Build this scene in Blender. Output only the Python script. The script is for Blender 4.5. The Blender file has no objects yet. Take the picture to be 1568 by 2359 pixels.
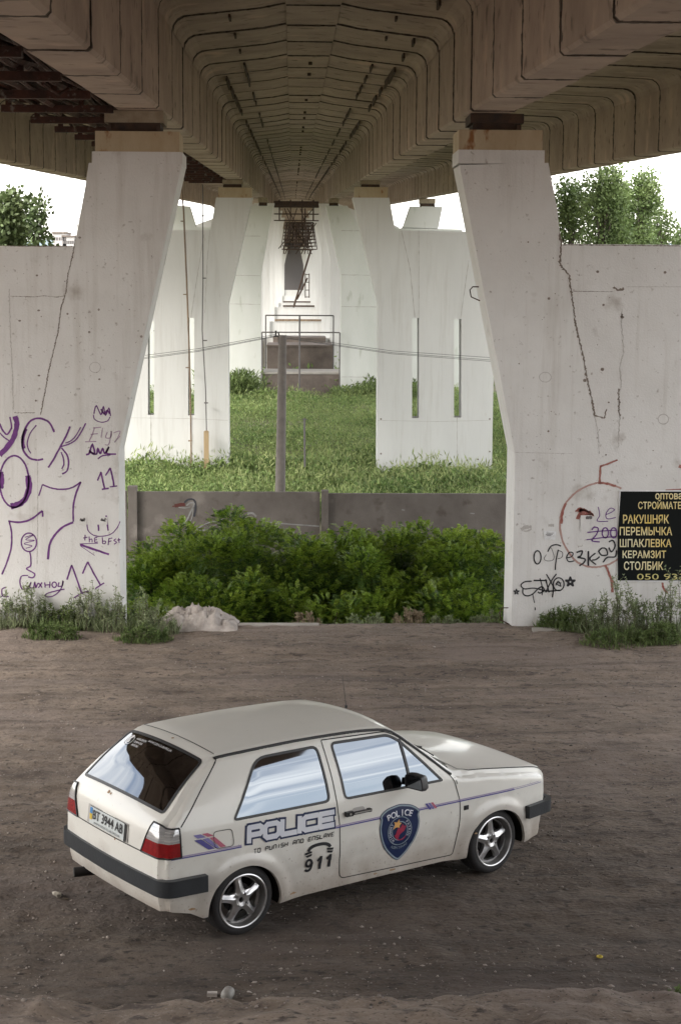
import bpy, math, random
import numpy as np
from mathutils import Matrix, Vector
from mathutils.geometry import delaunay_2d_cdt, tessellate_polygon

R = math.radians
SC = bpy.context.scene
COL = SC.collection
rng = np.random.default_rng(7)
random.seed(7)

# ------------------------------------------------------------------ camera
CF, CX, CY = 3966.4, 784.0, 1179.25            # focal length and centre on a 1568 x 2358.5 plate
FW = Vector((0.02807642, 0.99134205, -0.12826786)).normalized()
RT = Vector((0.9996032, -0.02755253, 0.0058572)); RT = (RT - FW*RT.dot(FW)).normalized()
UP = RT.cross(FW).normalized()
CAM = Vector((0, 0, 4.907))
cd = bpy.data.cameras.new('camera'); co = bpy.data.objects.new('camera', cd); COL.objects.link(co)
m = Matrix((RT, UP, -FW)).transposed().to_4x4(); m.translation = CAM
co.matrix_world = m
cd.sensor_fit = 'VERTICAL'; cd.sensor_height = 36; cd.lens = CF/2358.5*36
cd.clip_start = .1; cd.clip_end = 6000
SC.camera = co

# ------------------------------------------------------------------ light
SUN_EL, SUN_AZ = 40, 236        # degrees; azimuth measured from +Y towards +X
w = bpy.data.worlds.new('World'); SC.world = w; w.use_nodes = True
nt = w.node_tree; nt.nodes.clear()
def N(nt, t, **k):
    n = nt.nodes.new(t)
    for a, b in k.items():
        if a in n.inputs.keys(): n.inputs[a].default_value = b
        else: setattr(n, a, b)
    return n
def L(nt, a, b): nt.links.new(a, b)
out = N(nt, 'ShaderNodeOutputWorld'); bg = N(nt, 'ShaderNodeBackground'); bg.inputs[1].default_value = .12
sky = N(nt, 'ShaderNodeTexSky', sky_type='NISHITA', sun_disc=False, sun_elevation=R(SUN_EL), sun_rotation=R(SUN_AZ))
sky.air_density = 1.2; sky.dust_density = 2.0
tc = N(nt, 'ShaderNodeTexCoord'); mp = N(nt, 'ShaderNodeMapping'); mp.inputs['Scale'].default_value = (1.1, 1.1, 8)
n1 = N(nt, 'ShaderNodeTexNoise'); n1.inputs['Scale'].default_value = 1.9; n1.inputs['Detail'].default_value = 7; n1.inputs['Roughness'].default_value = .55
n1.inputs['Distortion'].default_value = .6
cr = N(nt, 'ShaderNodeValToRGB'); cr.color_ramp.elements[0].position = .34; cr.color_ramp.elements[1].position = .62
cr.color_ramp.elements[0].color = (.22, .22, .22, 1); cr.color_ramp.elements[1].color = (1, 1, 1, 1)
mx = N(nt, 'ShaderNodeMix', data_type='RGBA'); mx.inputs['B'].default_value = (10.2, 9.9, 9.5, 1)
L(nt, tc.outputs['Generated'], mp.inputs[0]); L(nt, mp.outputs[0], n1.inputs['Vector']); L(nt, n1.outputs[0], cr.inputs[0])
L(nt, cr.outputs[0], mx.inputs['Factor']); L(nt, sky.outputs[0], mx.inputs['A']); L(nt, mx.outputs['Result'], bg.inputs[0]); L(nt, bg.outputs[0], out.inputs[0])
sd = bpy.data.lights.new('sun', 'SUN'); so = bpy.data.objects.new('sun', sd); COL.objects.link(so)
sd.energy = 1.5; sd.angle = R(28); sd.color = (1, .95, .87)
sv = Vector((math.sin(R(SUN_AZ))*math.cos(R(SUN_EL)), math.cos(R(SUN_AZ))*math.cos(R(SUN_EL)), math.sin(R(SUN_EL))))
so.rotation_euler = sv.to_track_quat('Z', 'Y').to_euler()
SC.view_settings.view_transform = 'Standard'; SC.view_settings.look = 'None'
SC.view_settings.exposure = 1.68; SC.view_settings.gamma = 1
SC.cycles.max_bounces = 7; SC.cycles.diffuse_bounces = 4; SC.cycles.transparent_max_bounces = 8

def ray(u, v): return FW + RT*((u-CX)/CF) - UP*((v-CY)/CF)
def at(u, v, Y):
    d = ray(u, v); return CAM + d*(Y/d.y)
def onz(u, v, z=0.0):
    d = ray(u, v); return CAM + d*((z-CAM.z)/d.z)

# ------------------------------------------------------------------ helpers
class MB:
    def __init__(s): s.v = []; s.f = []; s.m = []
    def add(s, vs, fs, mi=0):
        o = len(s.v); s.v.extend([tuple(p) for p in vs]); s.f.extend([tuple(i+o for i in f) for f in fs]); s.m.extend([mi]*len(fs)); return s
    def box(s, a, b, mi=0):
        x0, y0, z0 = [min(p, q) for p, q in zip(a, b)]; x1, y1, z1 = [max(p, q) for p, q in zip(a, b)]
        v = [(x0,y0,z0),(x1,y0,z0),(x1,y1,z0),(x0,y1,z0),(x0,y0,z1),(x1,y0,z1),(x1,y1,z1),(x0,y1,z1)]
        return s.add(v, [(0,3,2,1),(4,5,6,7),(0,1,5,4),(1,2,6,5),(2,3,7,6),(3,0,4,7)], mi)
    def tube(s, pts, r, n=8, mi=0, cap=True):
        pts = [Vector(p) for p in pts]; rs = r if hasattr(r, '__len__') else [r]*len(pts)
        vs = []; ref = None
        for i, p in enumerate(pts):
            t = (pts[min(i+1, len(pts)-1)]-pts[max(i-1, 0)]).normalized()
            if ref is None:
                ref = t.orthogonal().normalized()
            ref = (ref - t*ref.dot(t)).normalized(); b = t.cross(ref)
            for k in range(n):
                a = 2*math.pi*k/n; vs.append(p + (ref*math.cos(a)+b*math.sin(a))*rs[i])
        fs = [(i*n+k, i*n+(k+1) % n, (i+1)*n+(k+1) % n, (i+1)*n+k) for i in range(len(pts)-1) for k in range(n)]
        if cap: fs += [tuple(range(n))[::-1], tuple((len(pts)-1)*n+k for k in range(n))]
        return s.add(vs, fs, mi)
    def prism(s, poly, y0, y1, holes=(), mi=0):
        """polygon in the X-Z plane (with holes) extruded from y0 to y1"""
        loops = [[Vector((p[0], p[1], 0)) for p in l] for l in [poly]+list(holes)]
        tri = tessellate_polygon(loops); flat = [p for l in loops for p in l]; n = len(flat)
        vs = [(p.x, y0, p.y) for p in flat]+[(p.x, y1, p.y) for p in flat]
        fs = [tuple(t) for t in tri]+[tuple(i+n for i in t)[::-1] for t in tri]; o = 0
        for l in loops:
            k = len(l)
            fs += [(o+i, o+(i+1) % k, n+o+(i+1) % k, n+o+i) for i in range(k)]; o += k
        return s.add(vs, fs, mi)
    def build(s, name, mats, parent=None, smooth=False, fix=True, weld=0, angle=None):
        me = bpy.data.meshes.new(name); me.from_pydata(s.v, [], s.f)
        mats = mats if isinstance(mats, (list, tuple)) else [mats]
        for q in mats: me.materials.append(q)
        me.polygons.foreach_set('material_index', s.m)
        if weld or fix:
            import bmesh
            b = bmesh.new(); b.from_mesh(me)
            if weld: bmesh.ops.remove_doubles(b, verts=b.verts, dist=weld)
            if fix: bmesh.ops.recalc_face_normals(b, faces=b.faces)
            b.to_mesh(me); b.free()
        if smooth: me.polygons.foreach_set('use_smooth', [True]*len(me.polygons))
        if angle: me.set_sharp_from_angle(angle=R(angle))
        me.update()
        o = bpy.data.objects.new(name, me); COL.objects.link(o)
        if parent:
            o.parent = parent
            if parent.name in WORLD: o.location = -parent.location
        return o
WORLD = set()
def tag(o, label=None, cat=None, group=None, kind=None):
    for k, v in (('label', label), ('category', cat), ('group', group), ('kind', kind)):
        if v: o[k] = v
    return o
def thing(name, loc, label, cat, group=None, world=True, rz=0):
    o = bpy.data.objects.new(name, None); COL.objects.link(o); o.location = loc; o.rotation_euler = (0, 0, rz)
    if world: WORLD.add(o.name)
    return tag(o, label, cat, group)
def npmesh(name, V, F, mats, parent=None, mi=None, smooth=False):
    me = bpy.data.meshes.new(name); V = np.asarray(V, dtype=np.float32); F = np.asarray(F, dtype=np.int32); k = F.shape[1]
    me.vertices.add(len(V)); me.vertices.foreach_set('co', V.ravel())
    me.loops.add(F.size); me.loops.foreach_set('vertex_index', F.ravel())
    me.polygons.add(len(F)); me.polygons.foreach_set('loop_start', np.arange(len(F), dtype=np.int32)*k)
    for q in (mats if isinstance(mats, (list, tuple)) else [mats]): me.materials.append(q)
    if mi is not None: me.polygons.foreach_set('material_index', np.asarray(mi, dtype=np.int32))
    if smooth: me.polygons.foreach_set('use_smooth', np.ones(len(F), dtype=bool))
    me.update(calc_edges=True); me.validate()
    o = bpy.data.objects.new(name, me); COL.objects.link(o)
    if parent:
        o.parent = parent
        if parent.name in WORLD: o.location = -parent.location
    return o
def crom(p, k=6, closed=False):
    p = [tuple(q) for q in p]; n = len(p)
    if n < 3: return p
    o = []
    for i in range(n if closed else n-1):
        g = (lambda j: p[j % n]) if closed else (lambda j: p[max(0, min(n-1, j))])
        a, b, c, d = g(i-1), g(i), g(i+1), g(i+2)
        for j in range(k):
            t = j/k
            o.append(tuple(.5*((2*b[q])+(-a[q]+c[q])*t+(2*a[q]-5*b[q]+4*c[q]-d[q])*t*t+(-a[q]+3*b[q]-3*c[q]+d[q])*t**3) for q in range(len(b))))
    if not closed: o.append(p[-1])
    return o
def ribbon(pts, wd, closed=False, jit=0.0):
    """2-D thick line -> verts, quads; wd a number or a list"""
    n = len(pts); vs = []
    for i in range(n):
        if closed: a, b = pts[(i-1) % n], pts[(i+1) % n]
        else: a, b = pts[max(0, i-1)], pts[min(n-1, i+1)]
        dx, dy = b[0]-a[0], b[1]-a[1]; l = math.hypot(dx, dy) or 1
        h = (wd[i] if hasattr(wd, '__len__') else wd)/2
        # mitre
        if 0 < i < n-1 or closed:
            d1 = (pts[i][0]-pts[i-1][0], pts[i][1]-pts[i-1][1]); l1 = math.hypot(*d1) or 1
            c = (d1[0]*dx+d1[1]*dy)/(l1*l); h = h/max(.55, abs(c))
        j1 = 1+random.uniform(-jit, jit); j2 = 1+random.uniform(-jit, jit)
        vs += [(pts[i][0]-dy/l*h*j1, pts[i][1]+dx/l*h*j1), (pts[i][0]+dy/l*h*j2, pts[i][1]-dx/l*h*j2)]
    fs = [(2*i, 2*i+1, 2*i+3, 2*i+2) for i in range(n-1)]
    if closed: fs.append((2*n-2, 2*n-1, 1, 0))
    return vs, fs
def ell(cx, cy, rx, ry, n=26, a0=0, a1=360):
    k = n if a1-a0 == 360 else n+1
    return [(cx+rx*math.cos(R(a0+(a1-a0)*i/n)), cy+ry*math.sin(R(a0+(a1-a0)*i/n))) for i in range(k)]
def text2d(s, size=1.0, sx=1.0, off=0.0, space=1.0):
    c = bpy.data.curves.new('t', 'FONT'); c.body = s; c.size = size; c.offset = off; c.space_character = space; c.resolution_u = 3
    o = bpy.data.objects.new('t', c); me = o.to_mesh()
    vs = [(v.co.x*sx, v.co.y) for v in me.vertices]; fs = [tuple(p.vertices) for p in me.polygons]
    o.to_mesh_clear(); bpy.data.objects.remove(o); bpy.data.curves.remove(c)
    x0 = min(v[0] for v in vs); y0 = min(v[1] for v in vs); x1 = max(v[0] for v in vs); y1 = max(v[1] for v in vs)
    return vs, fs, (x0, y0, x1, y1)
def fittext(s, x0, y0, x1, y1, off=0.0, shear=0.0, space=1.0):
    vs, fs, b = text2d(s, off=off, space=space)
    o = []
    for x, y in vs:
        t = (x-b[0])/(b[2]-b[0]); q = (y-b[1])/(b[3]-b[1]); o.append((x0+(x1-x0)*t+shear*q, y0+(y1-y0)*q))
    return o, fs

# ------------------------------------------------------------------ materials
def mat(name, col, rough=.8, metal=0.0, var=None, scale=3.0, bump=0.0, bscale=60.0, spots=None, stretch=(1, 1, 1), spec=.5, coat=0.0, island=0.0, transl=0.0):
    m = bpy.data.materials.new(name); m.use_nodes = True; t = m.node_tree
    b = t.nodes['Principled BSDF']; b.inputs['Roughness'].default_value = rough; b.inputs['Metallic'].default_value = metal
    b.inputs['Specular IOR Level'].default_value = spec; b.inputs['Coat Weight'].default_value = coat; b.inputs['Coat Roughness'].default_value = .08
    c = (*col, 1); b.inputs['Base Color'].default_value = c; src = None
    tc = N(t, 'ShaderNodeTexCoord'); mp = N(t, 'ShaderNodeMapping'); mp.inputs['Scale'].default_value = stretch; L(t, tc.outputs['Object'], mp.inputs[0])
    if var:
        n = N(t, 'ShaderNodeTexNoise'); n.inputs['Scale'].default_value = scale; n.inputs['Detail'].default_value = 8; n.inputs['Roughness'].default_value = .65
        L(t, mp.outputs[0], n.inputs['Vector'])
        r = N(t, 'ShaderNodeValToRGB'); r.color_ramp.elements[0].position = .32; r.color_ramp.elements[1].position = .68
        r.color_ramp.elements[0].color = (*var, 1); r.color_ramp.elements[1].color = c; L(t, n.outputs[0], r.inputs[0]); src = r.outputs[0]
    for (sc_, lo, hi, scol) in (spots or []):
        n = N(t, 'ShaderNodeTexNoise'); n.inputs['Scale'].default_value = sc_; n.inputs['Detail'].default_value = 5; L(t, mp.outputs[0], n.inputs['Vector'])
        r = N(t, 'ShaderNodeMapRange'); r.inputs[1].default_value = lo; r.inputs[2].default_value = hi; L(t, n.outputs[0], r.inputs[0])
        x = N(t, 'ShaderNodeMix', data_type='RGBA'); x.inputs['B'].default_value = (*scol, 1); L(t, r.outputs[0], x.inputs['Factor'])
        if src: L(t, src, x.inputs['A'])
        else: x.inputs['A'].default_value = c
        src = x.outputs['Result']
    if island:
        g = N(t, 'ShaderNodeNewGeometry'); h = N(t, 'ShaderNodeHueSaturation'); mr = N(t, 'ShaderNodeMapRange')
        mr.inputs[3].default_value = 1-island; mr.inputs[4].default_value = 1+island; L(t, g.outputs['Random Per Island'], mr.inputs[0]); L(t, mr.outputs[0], h.inputs['Value'])
        if src: L(t, src, h.inputs['Color'])
        else: h.inputs['Color'].default_value = c
        src = h.outputs[0]
    if src: L(t, src, b.inputs['Base Color'])
    if bump:
        n = N(t, 'ShaderNodeTexNoise'); n.inputs['Scale'].default_value = bscale; n.inputs['Detail'].default_value = 6; L(t, mp.outputs[0], n.inputs['Vector'])
        u = N(t, 'ShaderNodeBump'); u.inputs['Strength'].default_value = bump; u.inputs['Distance'].default_value = .02; L(t, n.outputs[0], u.inputs['Height']); L(t, u.outputs[0], b.inputs['Normal'])
    if transl:
        o = t.nodes['Material Output']; tr = N(t, 'ShaderNodeBsdfTranslucent'); ms = N(t, 'ShaderNodeMixShader'); ms.inputs[0].default_value = transl
        if src: L(t, src, tr.inputs[0])
        else: tr.inputs[0].default_value = c
        L(t, b.outputs[0], ms.inputs[1]); L(t, tr.outputs[0], ms.inputs[2]); L(t, ms.outputs[0], o.inputs[0])
    return m
M = {}
M['pier'] = mat('whitewashed concrete', (.74, .735, .725), .9, var=(.65, .64, .625), scale=.9, bump=.25, bscale=45, spots=[(14, .66, .78, (.36, .33, .30)), (2.2, .64, .80, (.45, .42, .39))])
M['pier_far'] = mat('bright whitewash', (.72, .72, .71), .9, var=(.63, .63, .62), scale=.5, bump=.15, bscale=20, spots=[(5, .68, .80, (.55, .52, .48))], stretch=(1, 1, .25))
M['cap'] = mat('rust streaked cap concrete', (.52, .44, .31), .9, var=(.43, .33, .21), scale=2.6, bump=.3, bscale=40, spots=[(5, .60, .68, (.28, .13, .05))], stretch=(1, 1, .45))
M['crack'] = mat('crack', (.16, .13, .11), .95, var=(.26, .22, .19), scale=12)
M['seamline'] = mat('formwork seam', (.42, .40, .38), .95, var=(.5, .48, .46), scale=9)
M['ring'] = mat('filled anchor ring', (.40, .385, .37), .95, var=(.5, .48, .46), scale=14)
M['bearing'] = mat('dark bearing steel', (.035, .028, .025), .8, var=(.09, .05, .03), scale=6, bump=.4)
M['bearing_pad'] = mat('stained bearing block', (.38, .33, .25), .9, var=(.25, .2, .14), scale=5, bump=.3)
M['rust'] = mat('rusty steel', (.085, .030, .018), .85, var=(.022, .012, .010), scale=4, bump=.6, bscale=25, spots=[(9, .6, .7, (.16, .15, .13))])
M['paint_p'] = mat('purple spray paint', (.19, .045, .25), .6, var=(.11, .03, .16), scale=8)
M['paint_pl'] = mat('faded lilac spray paint', (.33, .20, .34), .8, var=(.45, .35, .43), scale=10)
M['paint_k'] = mat('black spray paint', (.02, .02, .025), .6)
M['paint_r'] = mat('oxide red brush paint', (.26, .065, .05), .8, var=(.40, .20, .17), scale=16)
M['paint_rf'] = mat('faded oxide red paint', (.48, .34, .31), .8, var=(.40, .22, .19), scale=16)
M['paint_v'] = mat('violet marker', (.16, .06, .25), .7)
M['fence'] = mat('grey precast fence concrete', (.22, .195, .18), .9, var=(.145, .125, .115), scale=1.3, bump=.3, bscale=30, spots=[(3, .58, .72, (.11, .09, .075)), (1.6, .62, .74, (.30, .27, .25))])
M['block'] = mat('brown stained concrete', (.20, .165, .145), .95, var=(.11, .09, .08), scale=.8, bump=.4, bscale=10)
M['block_top'] = mat('pale concrete ledge', (.42, .39, .36), .95, var=(.3, .28, .25), scale=2)
M['pole'] = mat('grey concrete pole', (.20, .18, .165), .9, var=(.15, .135, .125), scale=5, bump=.3)
M['wire'] = mat('dark wire', (.05, .05, .05), .7)
M['steel_grey'] = mat('thin painted steel', (.13, .12, .12), .7)
M['pipe'] = mat('weathered drain pipe', (.30, .22, .15), .8, var=(.14, .10, .075), scale=4, stretch=(1, 1, .5))
M['board'] = mat('ochre wooden board', (.46, .34, .20), .85, var=(.36, .26, .15), scale=6, stretch=(6, 6, .4))
M['leaf'] = mat('shrub leaf', (.115, .200, .030), .55, var=(.050, .105, .018), scale=1.4, island=.45, transl=.28)
M['leaf_tip'] = mat('young shrub leaf', (.29, .38, .05), .5, var=(.16, .27, .03), scale=1.4, island=.35, transl=.32)
M['weed'] = mat('silvery weed leaf', (.30, .33, .20), .7, var=(.17, .23, .10), scale=2.5, island=.4, transl=.25)
M['grass'] = mat('short grass', (.16, .21, .07), .7, var=(.10, .155, .045), scale=2.0, island=.4, transl=.25)
M['meadow'] = mat('meadow leaf', (.22, .29, .10), .7, var=(.11, .185, .05), scale=.3, island=.42, transl=.28)
M['twig'] = mat('twig bark', (.09, .07, .05), .9)
M['dry'] = mat('dry stalk', (.30, .24, .16), .9)
M['tree_r'] = mat('poplar leaf', (.19, .25, .09), .6, var=(.11, .17, .055), scale=.7, island=.4, transl=.25)
M['tree_l'] = mat('ash leaf', (.19, .24, .11), .6, var=(.10, .15, .06), scale=.6, island=.4, transl=.2)
M['bark'] = mat('tree bark', (.13, .11, .09), .95)
M['rock'] = mat('pinkish rubble', (.56, .51, .475), .95, var=(.34, .30, .275), scale=7, bump=.8, bscale=25)
M['paper'] = mat('white paper', (.82, .83, .85), .8, var=(.6, .6, .6), scale=20)
M['poster'] = mat('black printed poster', (.008, .010, .010), .85, spec=.15)
M['yellow'] = mat('yellow and white lettering', (.78, .75, .55), .6, var=(.72, .52, .10), scale=1.6)
M['yellow2'] = mat('pale yellow lettering', (.62, .55, .22), .6)
M['far'] = mat('distant hillside', (.22, .28, .31), 1, var=(.2, .25, .28), scale=.02)
M['far_b'] = mat('distant pale facade', (.55, .53, .52), .9, var=(.4, .38, .38), scale=.4)

for k_, amt in (('pier', .45), ('pier_far', .35)):       # faint vertical water runs and soiling
    t = M[k_].node_tree; b = t.nodes['Principled BSDF']; src = b.inputs['Base Color'].links[0].from_socket
    tcn = N(t, 'ShaderNodeTexCoord'); mpn = N(t, 'ShaderNodeMapping'); mpn.inputs['Scale'].default_value = (2.6, 2.6, .16); L(t, tcn.outputs['Object'], mpn.inputs[0])
    nn = N(t, 'ShaderNodeTexNoise'); nn.inputs['Scale'].default_value = 1.6; nn.inputs['Detail'].default_value = 7; nn.inputs['Roughness'].default_value = .7; L(t, mpn.outputs[0], nn.inputs['Vector'])
    mr = N(t, 'ShaderNodeMapRange'); mr.inputs[1].default_value = .52; mr.inputs[2].default_value = .74; mr.inputs[4].default_value = amt; L(t, nn.outputs[0], mr.inputs[0])
    xx = N(t, 'ShaderNodeMix', data_type='RGBA', blend_type='MULTIPLY'); xx.inputs['B'].default_value = (.62, .58, .53, 1); L(t, mr.outputs[0], xx.inputs['Factor']); L(t, src, xx.inputs['A']); L(t, xx.outputs['Result'], b.inputs['Base Color'])

def soffit_mat(name, col, dark, mn):
    m = mat(name, col, .92, var=dark, scale=.8, bump=.35, bscale=18, spots=[(3.5, .60, .72, tuple(c*.55 for c in dark)), (1.1, .60, .74, (col[0]*1.2, col[1]*1.12, col[2]*1.08))])
    t = m.node_tree; b = t.nodes['Principled BSDF']; src = b.inputs['Base Color'].links[0].from_socket
    tc = N(t, 'ShaderNodeTexCoord'); sx = N(t, 'ShaderNodeSeparateXYZ'); L(t, tc.outputs['Object'], sx.inputs[0])
    n = N(t, 'ShaderNodeTexNoise'); n.inputs['Scale'].default_value = 6; n.inputs['Detail'].default_value = 4; L(t, tc.outputs['Object'], n.inputs['Vector'])
    def mth(op, a, b_=None):
        q = N(t, 'ShaderNodeMath', operation=op)
        for i, v in enumerate((a, b_)):
            if v is None: continue
            if isinstance(v, (int, float)): q.inputs[i].default_value = v
            else: L(t, v, q.inputs[i])
        return q.outputs[0]
    f = mth('FRACT', mth('DIVIDE', mth('ADD', sx.outputs['Y'], -13.7+272.0), 2.72))
    d = mth('MULTIPLY', mth('MINIMUM', f, mth('SUBTRACT', 1.0, f)), 2.72)
    edge = mth('MULTIPLY', mth('SUBTRACT', n.outputs[0], .40), .42)
    k = mth('LESS_THAN', d, mth('MAXIMUM', edge, mn))
    x = N(t, 'ShaderNodeMix', data_type='RGBA'); x.inputs['B'].default_value = (.045, .036, .028, 1)
    L(t, mth('MULTIPLY', k, .85), x.inputs['Factor']); L(t, src, x.inputs['A']); L(t, x.outputs['Result'], b.inputs['Base Color'])
    return m
M['soffit'] = soffit_mat('stained bridge soffit', (.47, .375, .31), (.30, .23, .19), .03)
M['web'] = soffit_mat('stained girder concrete', (.48, .38, .31), (.32, .245, .20), .012)

# ------------------------------------------------------------------ terrain
def vnoise(x, y, s, seed=0):
    r = np.random.default_rng(seed).random((257, 257)); x = np.asarray(x)/s; y = np.asarray(y)/s
    xi = np.floor(x).astype(int); yi = np.floor(y).astype(int); fx = x-xi; fy = y-yi
    fx = fx*fx*(3-2*fx); fy = fy*fy*(3-2*fy); g = lambda a, b: r[a % 257, b % 257]
    return (g(xi, yi)*(1-fx)*(1-fy)+g(xi+1, yi)*fx*(1-fy)+g(xi, yi+1)*(1-fx)*fy+g(xi+1, yi+1)*fx*fy)-.5
def ground_z(x, y):
    x = np.asarray(x, float); y = np.asarray(y, float)
    XB, ZB = [-4, 4, 9, 10.98, 11.04, 25.0, 25.5, 27.2, 36, 44, 56, 66, 100, 130, 4000], [3.9, 2.5, .36, .21, 0, 0, -.10, -1.35, -1.4, -1.75, -2.3, -2.4, -2.15, -2.0, -1.9]
    lip = np.where((y > 10.4) & (y < 11.04), vnoise(x, y, .6, 3)*.09+vnoise(x, y, .15, 13)*.05, 0)
    y = np.where((y > 10.7) & (y < 11.6), y+vnoise(x, x*0+3, .8, 61)*.12+vnoise(x, x*0+5, .2, 62)*.05, y); base = np.interp(y, XB, ZB); near = (y < 27)
    nz = vnoise(x, y, 2.6, 1)*.05+vnoise(x, y, .7, 2)*.022+vnoise(x, y, .22, 4)*.024+vnoise(x, y, .09, 5)*.020
    rut = -.035*np.exp(-((y-23.2-.12*np.sin(x*.8))/.16)**2)-.03*np.exp(-((y-21.6-.1*np.sin(x*.6+1))/.2)**2)+.03*np.exp(-((y-22.9-.12*np.sin(x*.8))/.12)**2)
    rut = rut-.03*np.exp(-((y-16.6-.12*x)/.25)**2)-.02*np.exp(-((y-12.9+.05*x)/.3)**2)
    far = vnoise(x, y, 6, 6)*.35
    return base+np.where(near, nz+rut+lip, far)
def axis(spec):
    o = []
    for a, b, s in spec: o += list(np.arange(a, b, s))
    return np.array(o+[spec[-1][1]])
gx = axis([(-3000, -400, 260), (-400, -60, 34), (-60, -8, 4), (-8, -4.6, .4), (-4.6, 4.8, .045), (4.8, 8, .4), (8, 60, 4), (60, 400, 34), (400, 3000, 260)])
gy = axis([(-40, 4, 4), (4, 10.3, .6), (10.3, 11.9, .03), (11.9, 27, .06), (27, 40, .5), (40, 130, 3), (130, 500, 30), (500, 4500, 400)])
GX, GY = np.meshgrid(gx, gy); GZ = ground_z(GX, GY)
nx, ny = len(gx), len(gy); idx = np.arange(nx*ny).reshape(ny, nx)
F = np.stack([idx[:-1, :-1], idx[:-1, 1:], idx[1:, 1:], idx[1:, :-1]], -1).reshape(-1, 4)
cy_ = GY[:-1, :-1].ravel(); 
M['dirt'] = mat('packed dirt', (.275, .218, .172), .97, var=(.142, .110, .088), scale=1.5, bump=1.0, bscale=26, stretch=(.7, 1, 1), spots=[(9, .55, .70, (.085, .066, .056)), (38, .60, .68, (.29, .24, .20)), (17, .60, .70, (.055, .042, .034)), (.5, .50, .66, (.225, .18, .155)), (60, .60, .70, (.065, .050, .042))])
t = M['dirt'].node_tree; b = t.nodes['Principled BSDF']; src = b.inputs['Base Color'].links[0].from_socket      # shade towards the viewpoint painted into the earth colour, and wheel tracks
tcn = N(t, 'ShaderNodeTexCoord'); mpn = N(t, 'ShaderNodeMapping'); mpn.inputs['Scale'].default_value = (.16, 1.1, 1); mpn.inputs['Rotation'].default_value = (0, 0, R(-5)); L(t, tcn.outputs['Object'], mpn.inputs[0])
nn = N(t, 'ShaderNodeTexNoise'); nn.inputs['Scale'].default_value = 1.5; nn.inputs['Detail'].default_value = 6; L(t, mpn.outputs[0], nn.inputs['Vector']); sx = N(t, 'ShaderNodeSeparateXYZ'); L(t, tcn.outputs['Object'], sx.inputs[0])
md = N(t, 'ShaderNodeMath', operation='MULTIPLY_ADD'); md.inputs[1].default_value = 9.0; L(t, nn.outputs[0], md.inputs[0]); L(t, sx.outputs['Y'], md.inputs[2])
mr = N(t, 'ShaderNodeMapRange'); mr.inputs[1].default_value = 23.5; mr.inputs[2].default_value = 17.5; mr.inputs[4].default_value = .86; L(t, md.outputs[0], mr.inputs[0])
xx = N(t, 'ShaderNodeMix', data_type='RGBA', blend_type='MULTIPLY'); xx.inputs['B'].default_value = (.40, .39, .385, 1); bk = N(t, 'ShaderNodeMath', operation='GREATER_THAN'); bk.inputs[1].default_value = 11.03; L(t, sx.outputs['Y'], bk.inputs[0]); bm2 = N(t, 'ShaderNodeMath', operation='MULTIPLY'); L(t, bk.outputs[0], bm2.inputs[0]); L(t, mr.outputs[0], bm2.inputs[1])      # the painted shade leaves out the bank's crest
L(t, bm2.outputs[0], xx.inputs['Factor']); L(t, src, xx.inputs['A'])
cr2 = N(t, 'ShaderNodeMapRange'); cr2.inputs[1].default_value = .56; cr2.inputs[2].default_value = .66; cr2.inputs[4].default_value = .75; L(t, nn.outputs[0], cr2.inputs[0])
x3 = N(t, 'ShaderNodeMix', data_type='RGBA', blend_type='MULTIPLY'); x3.inputs['B'].default_value = (.55, .53, .52, 1); L(t, cr2.outputs[0], x3.inputs['Factor']); L(t, xx.outputs['Result'], x3.inputs['A']); n5 = N(t, 'ShaderNodeTexNoise'); n5.inputs['Scale'].default_value = 5.5; n5.inputs['Detail'].default_value = 7; L(t, mpn.outputs[0], n5.inputs['Vector'])
m5 = N(t, 'ShaderNodeMapRange'); m5.inputs[1].default_value = .50; m5.inputs[2].default_value = .64; m5.inputs[4].default_value = .7; L(t, n5.outputs[0], m5.inputs[0])
x5 = N(t, 'ShaderNodeMix', data_type='RGBA', blend_type='MULTIPLY'); x5.inputs['B'].default_value = (.66, .64, .62, 1); L(t, m5.outputs[0], x5.inputs['Factor']); L(t, x3.outputs['Result'], x5.inputs['A']); L(t, x5.outputs['Result'], b.inputs['Base Color'])
M['soil'] = mat('weedy soil', (.13, .115, .07), .97, var=(.085, .085, .045), scale=.5, bump=.6, bscale=8)
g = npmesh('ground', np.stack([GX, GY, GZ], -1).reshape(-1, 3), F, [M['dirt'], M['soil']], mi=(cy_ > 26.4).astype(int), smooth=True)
tag(g, 'packed brown dirt with ruts and loose stones', 'ground', kind='structure')

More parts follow.
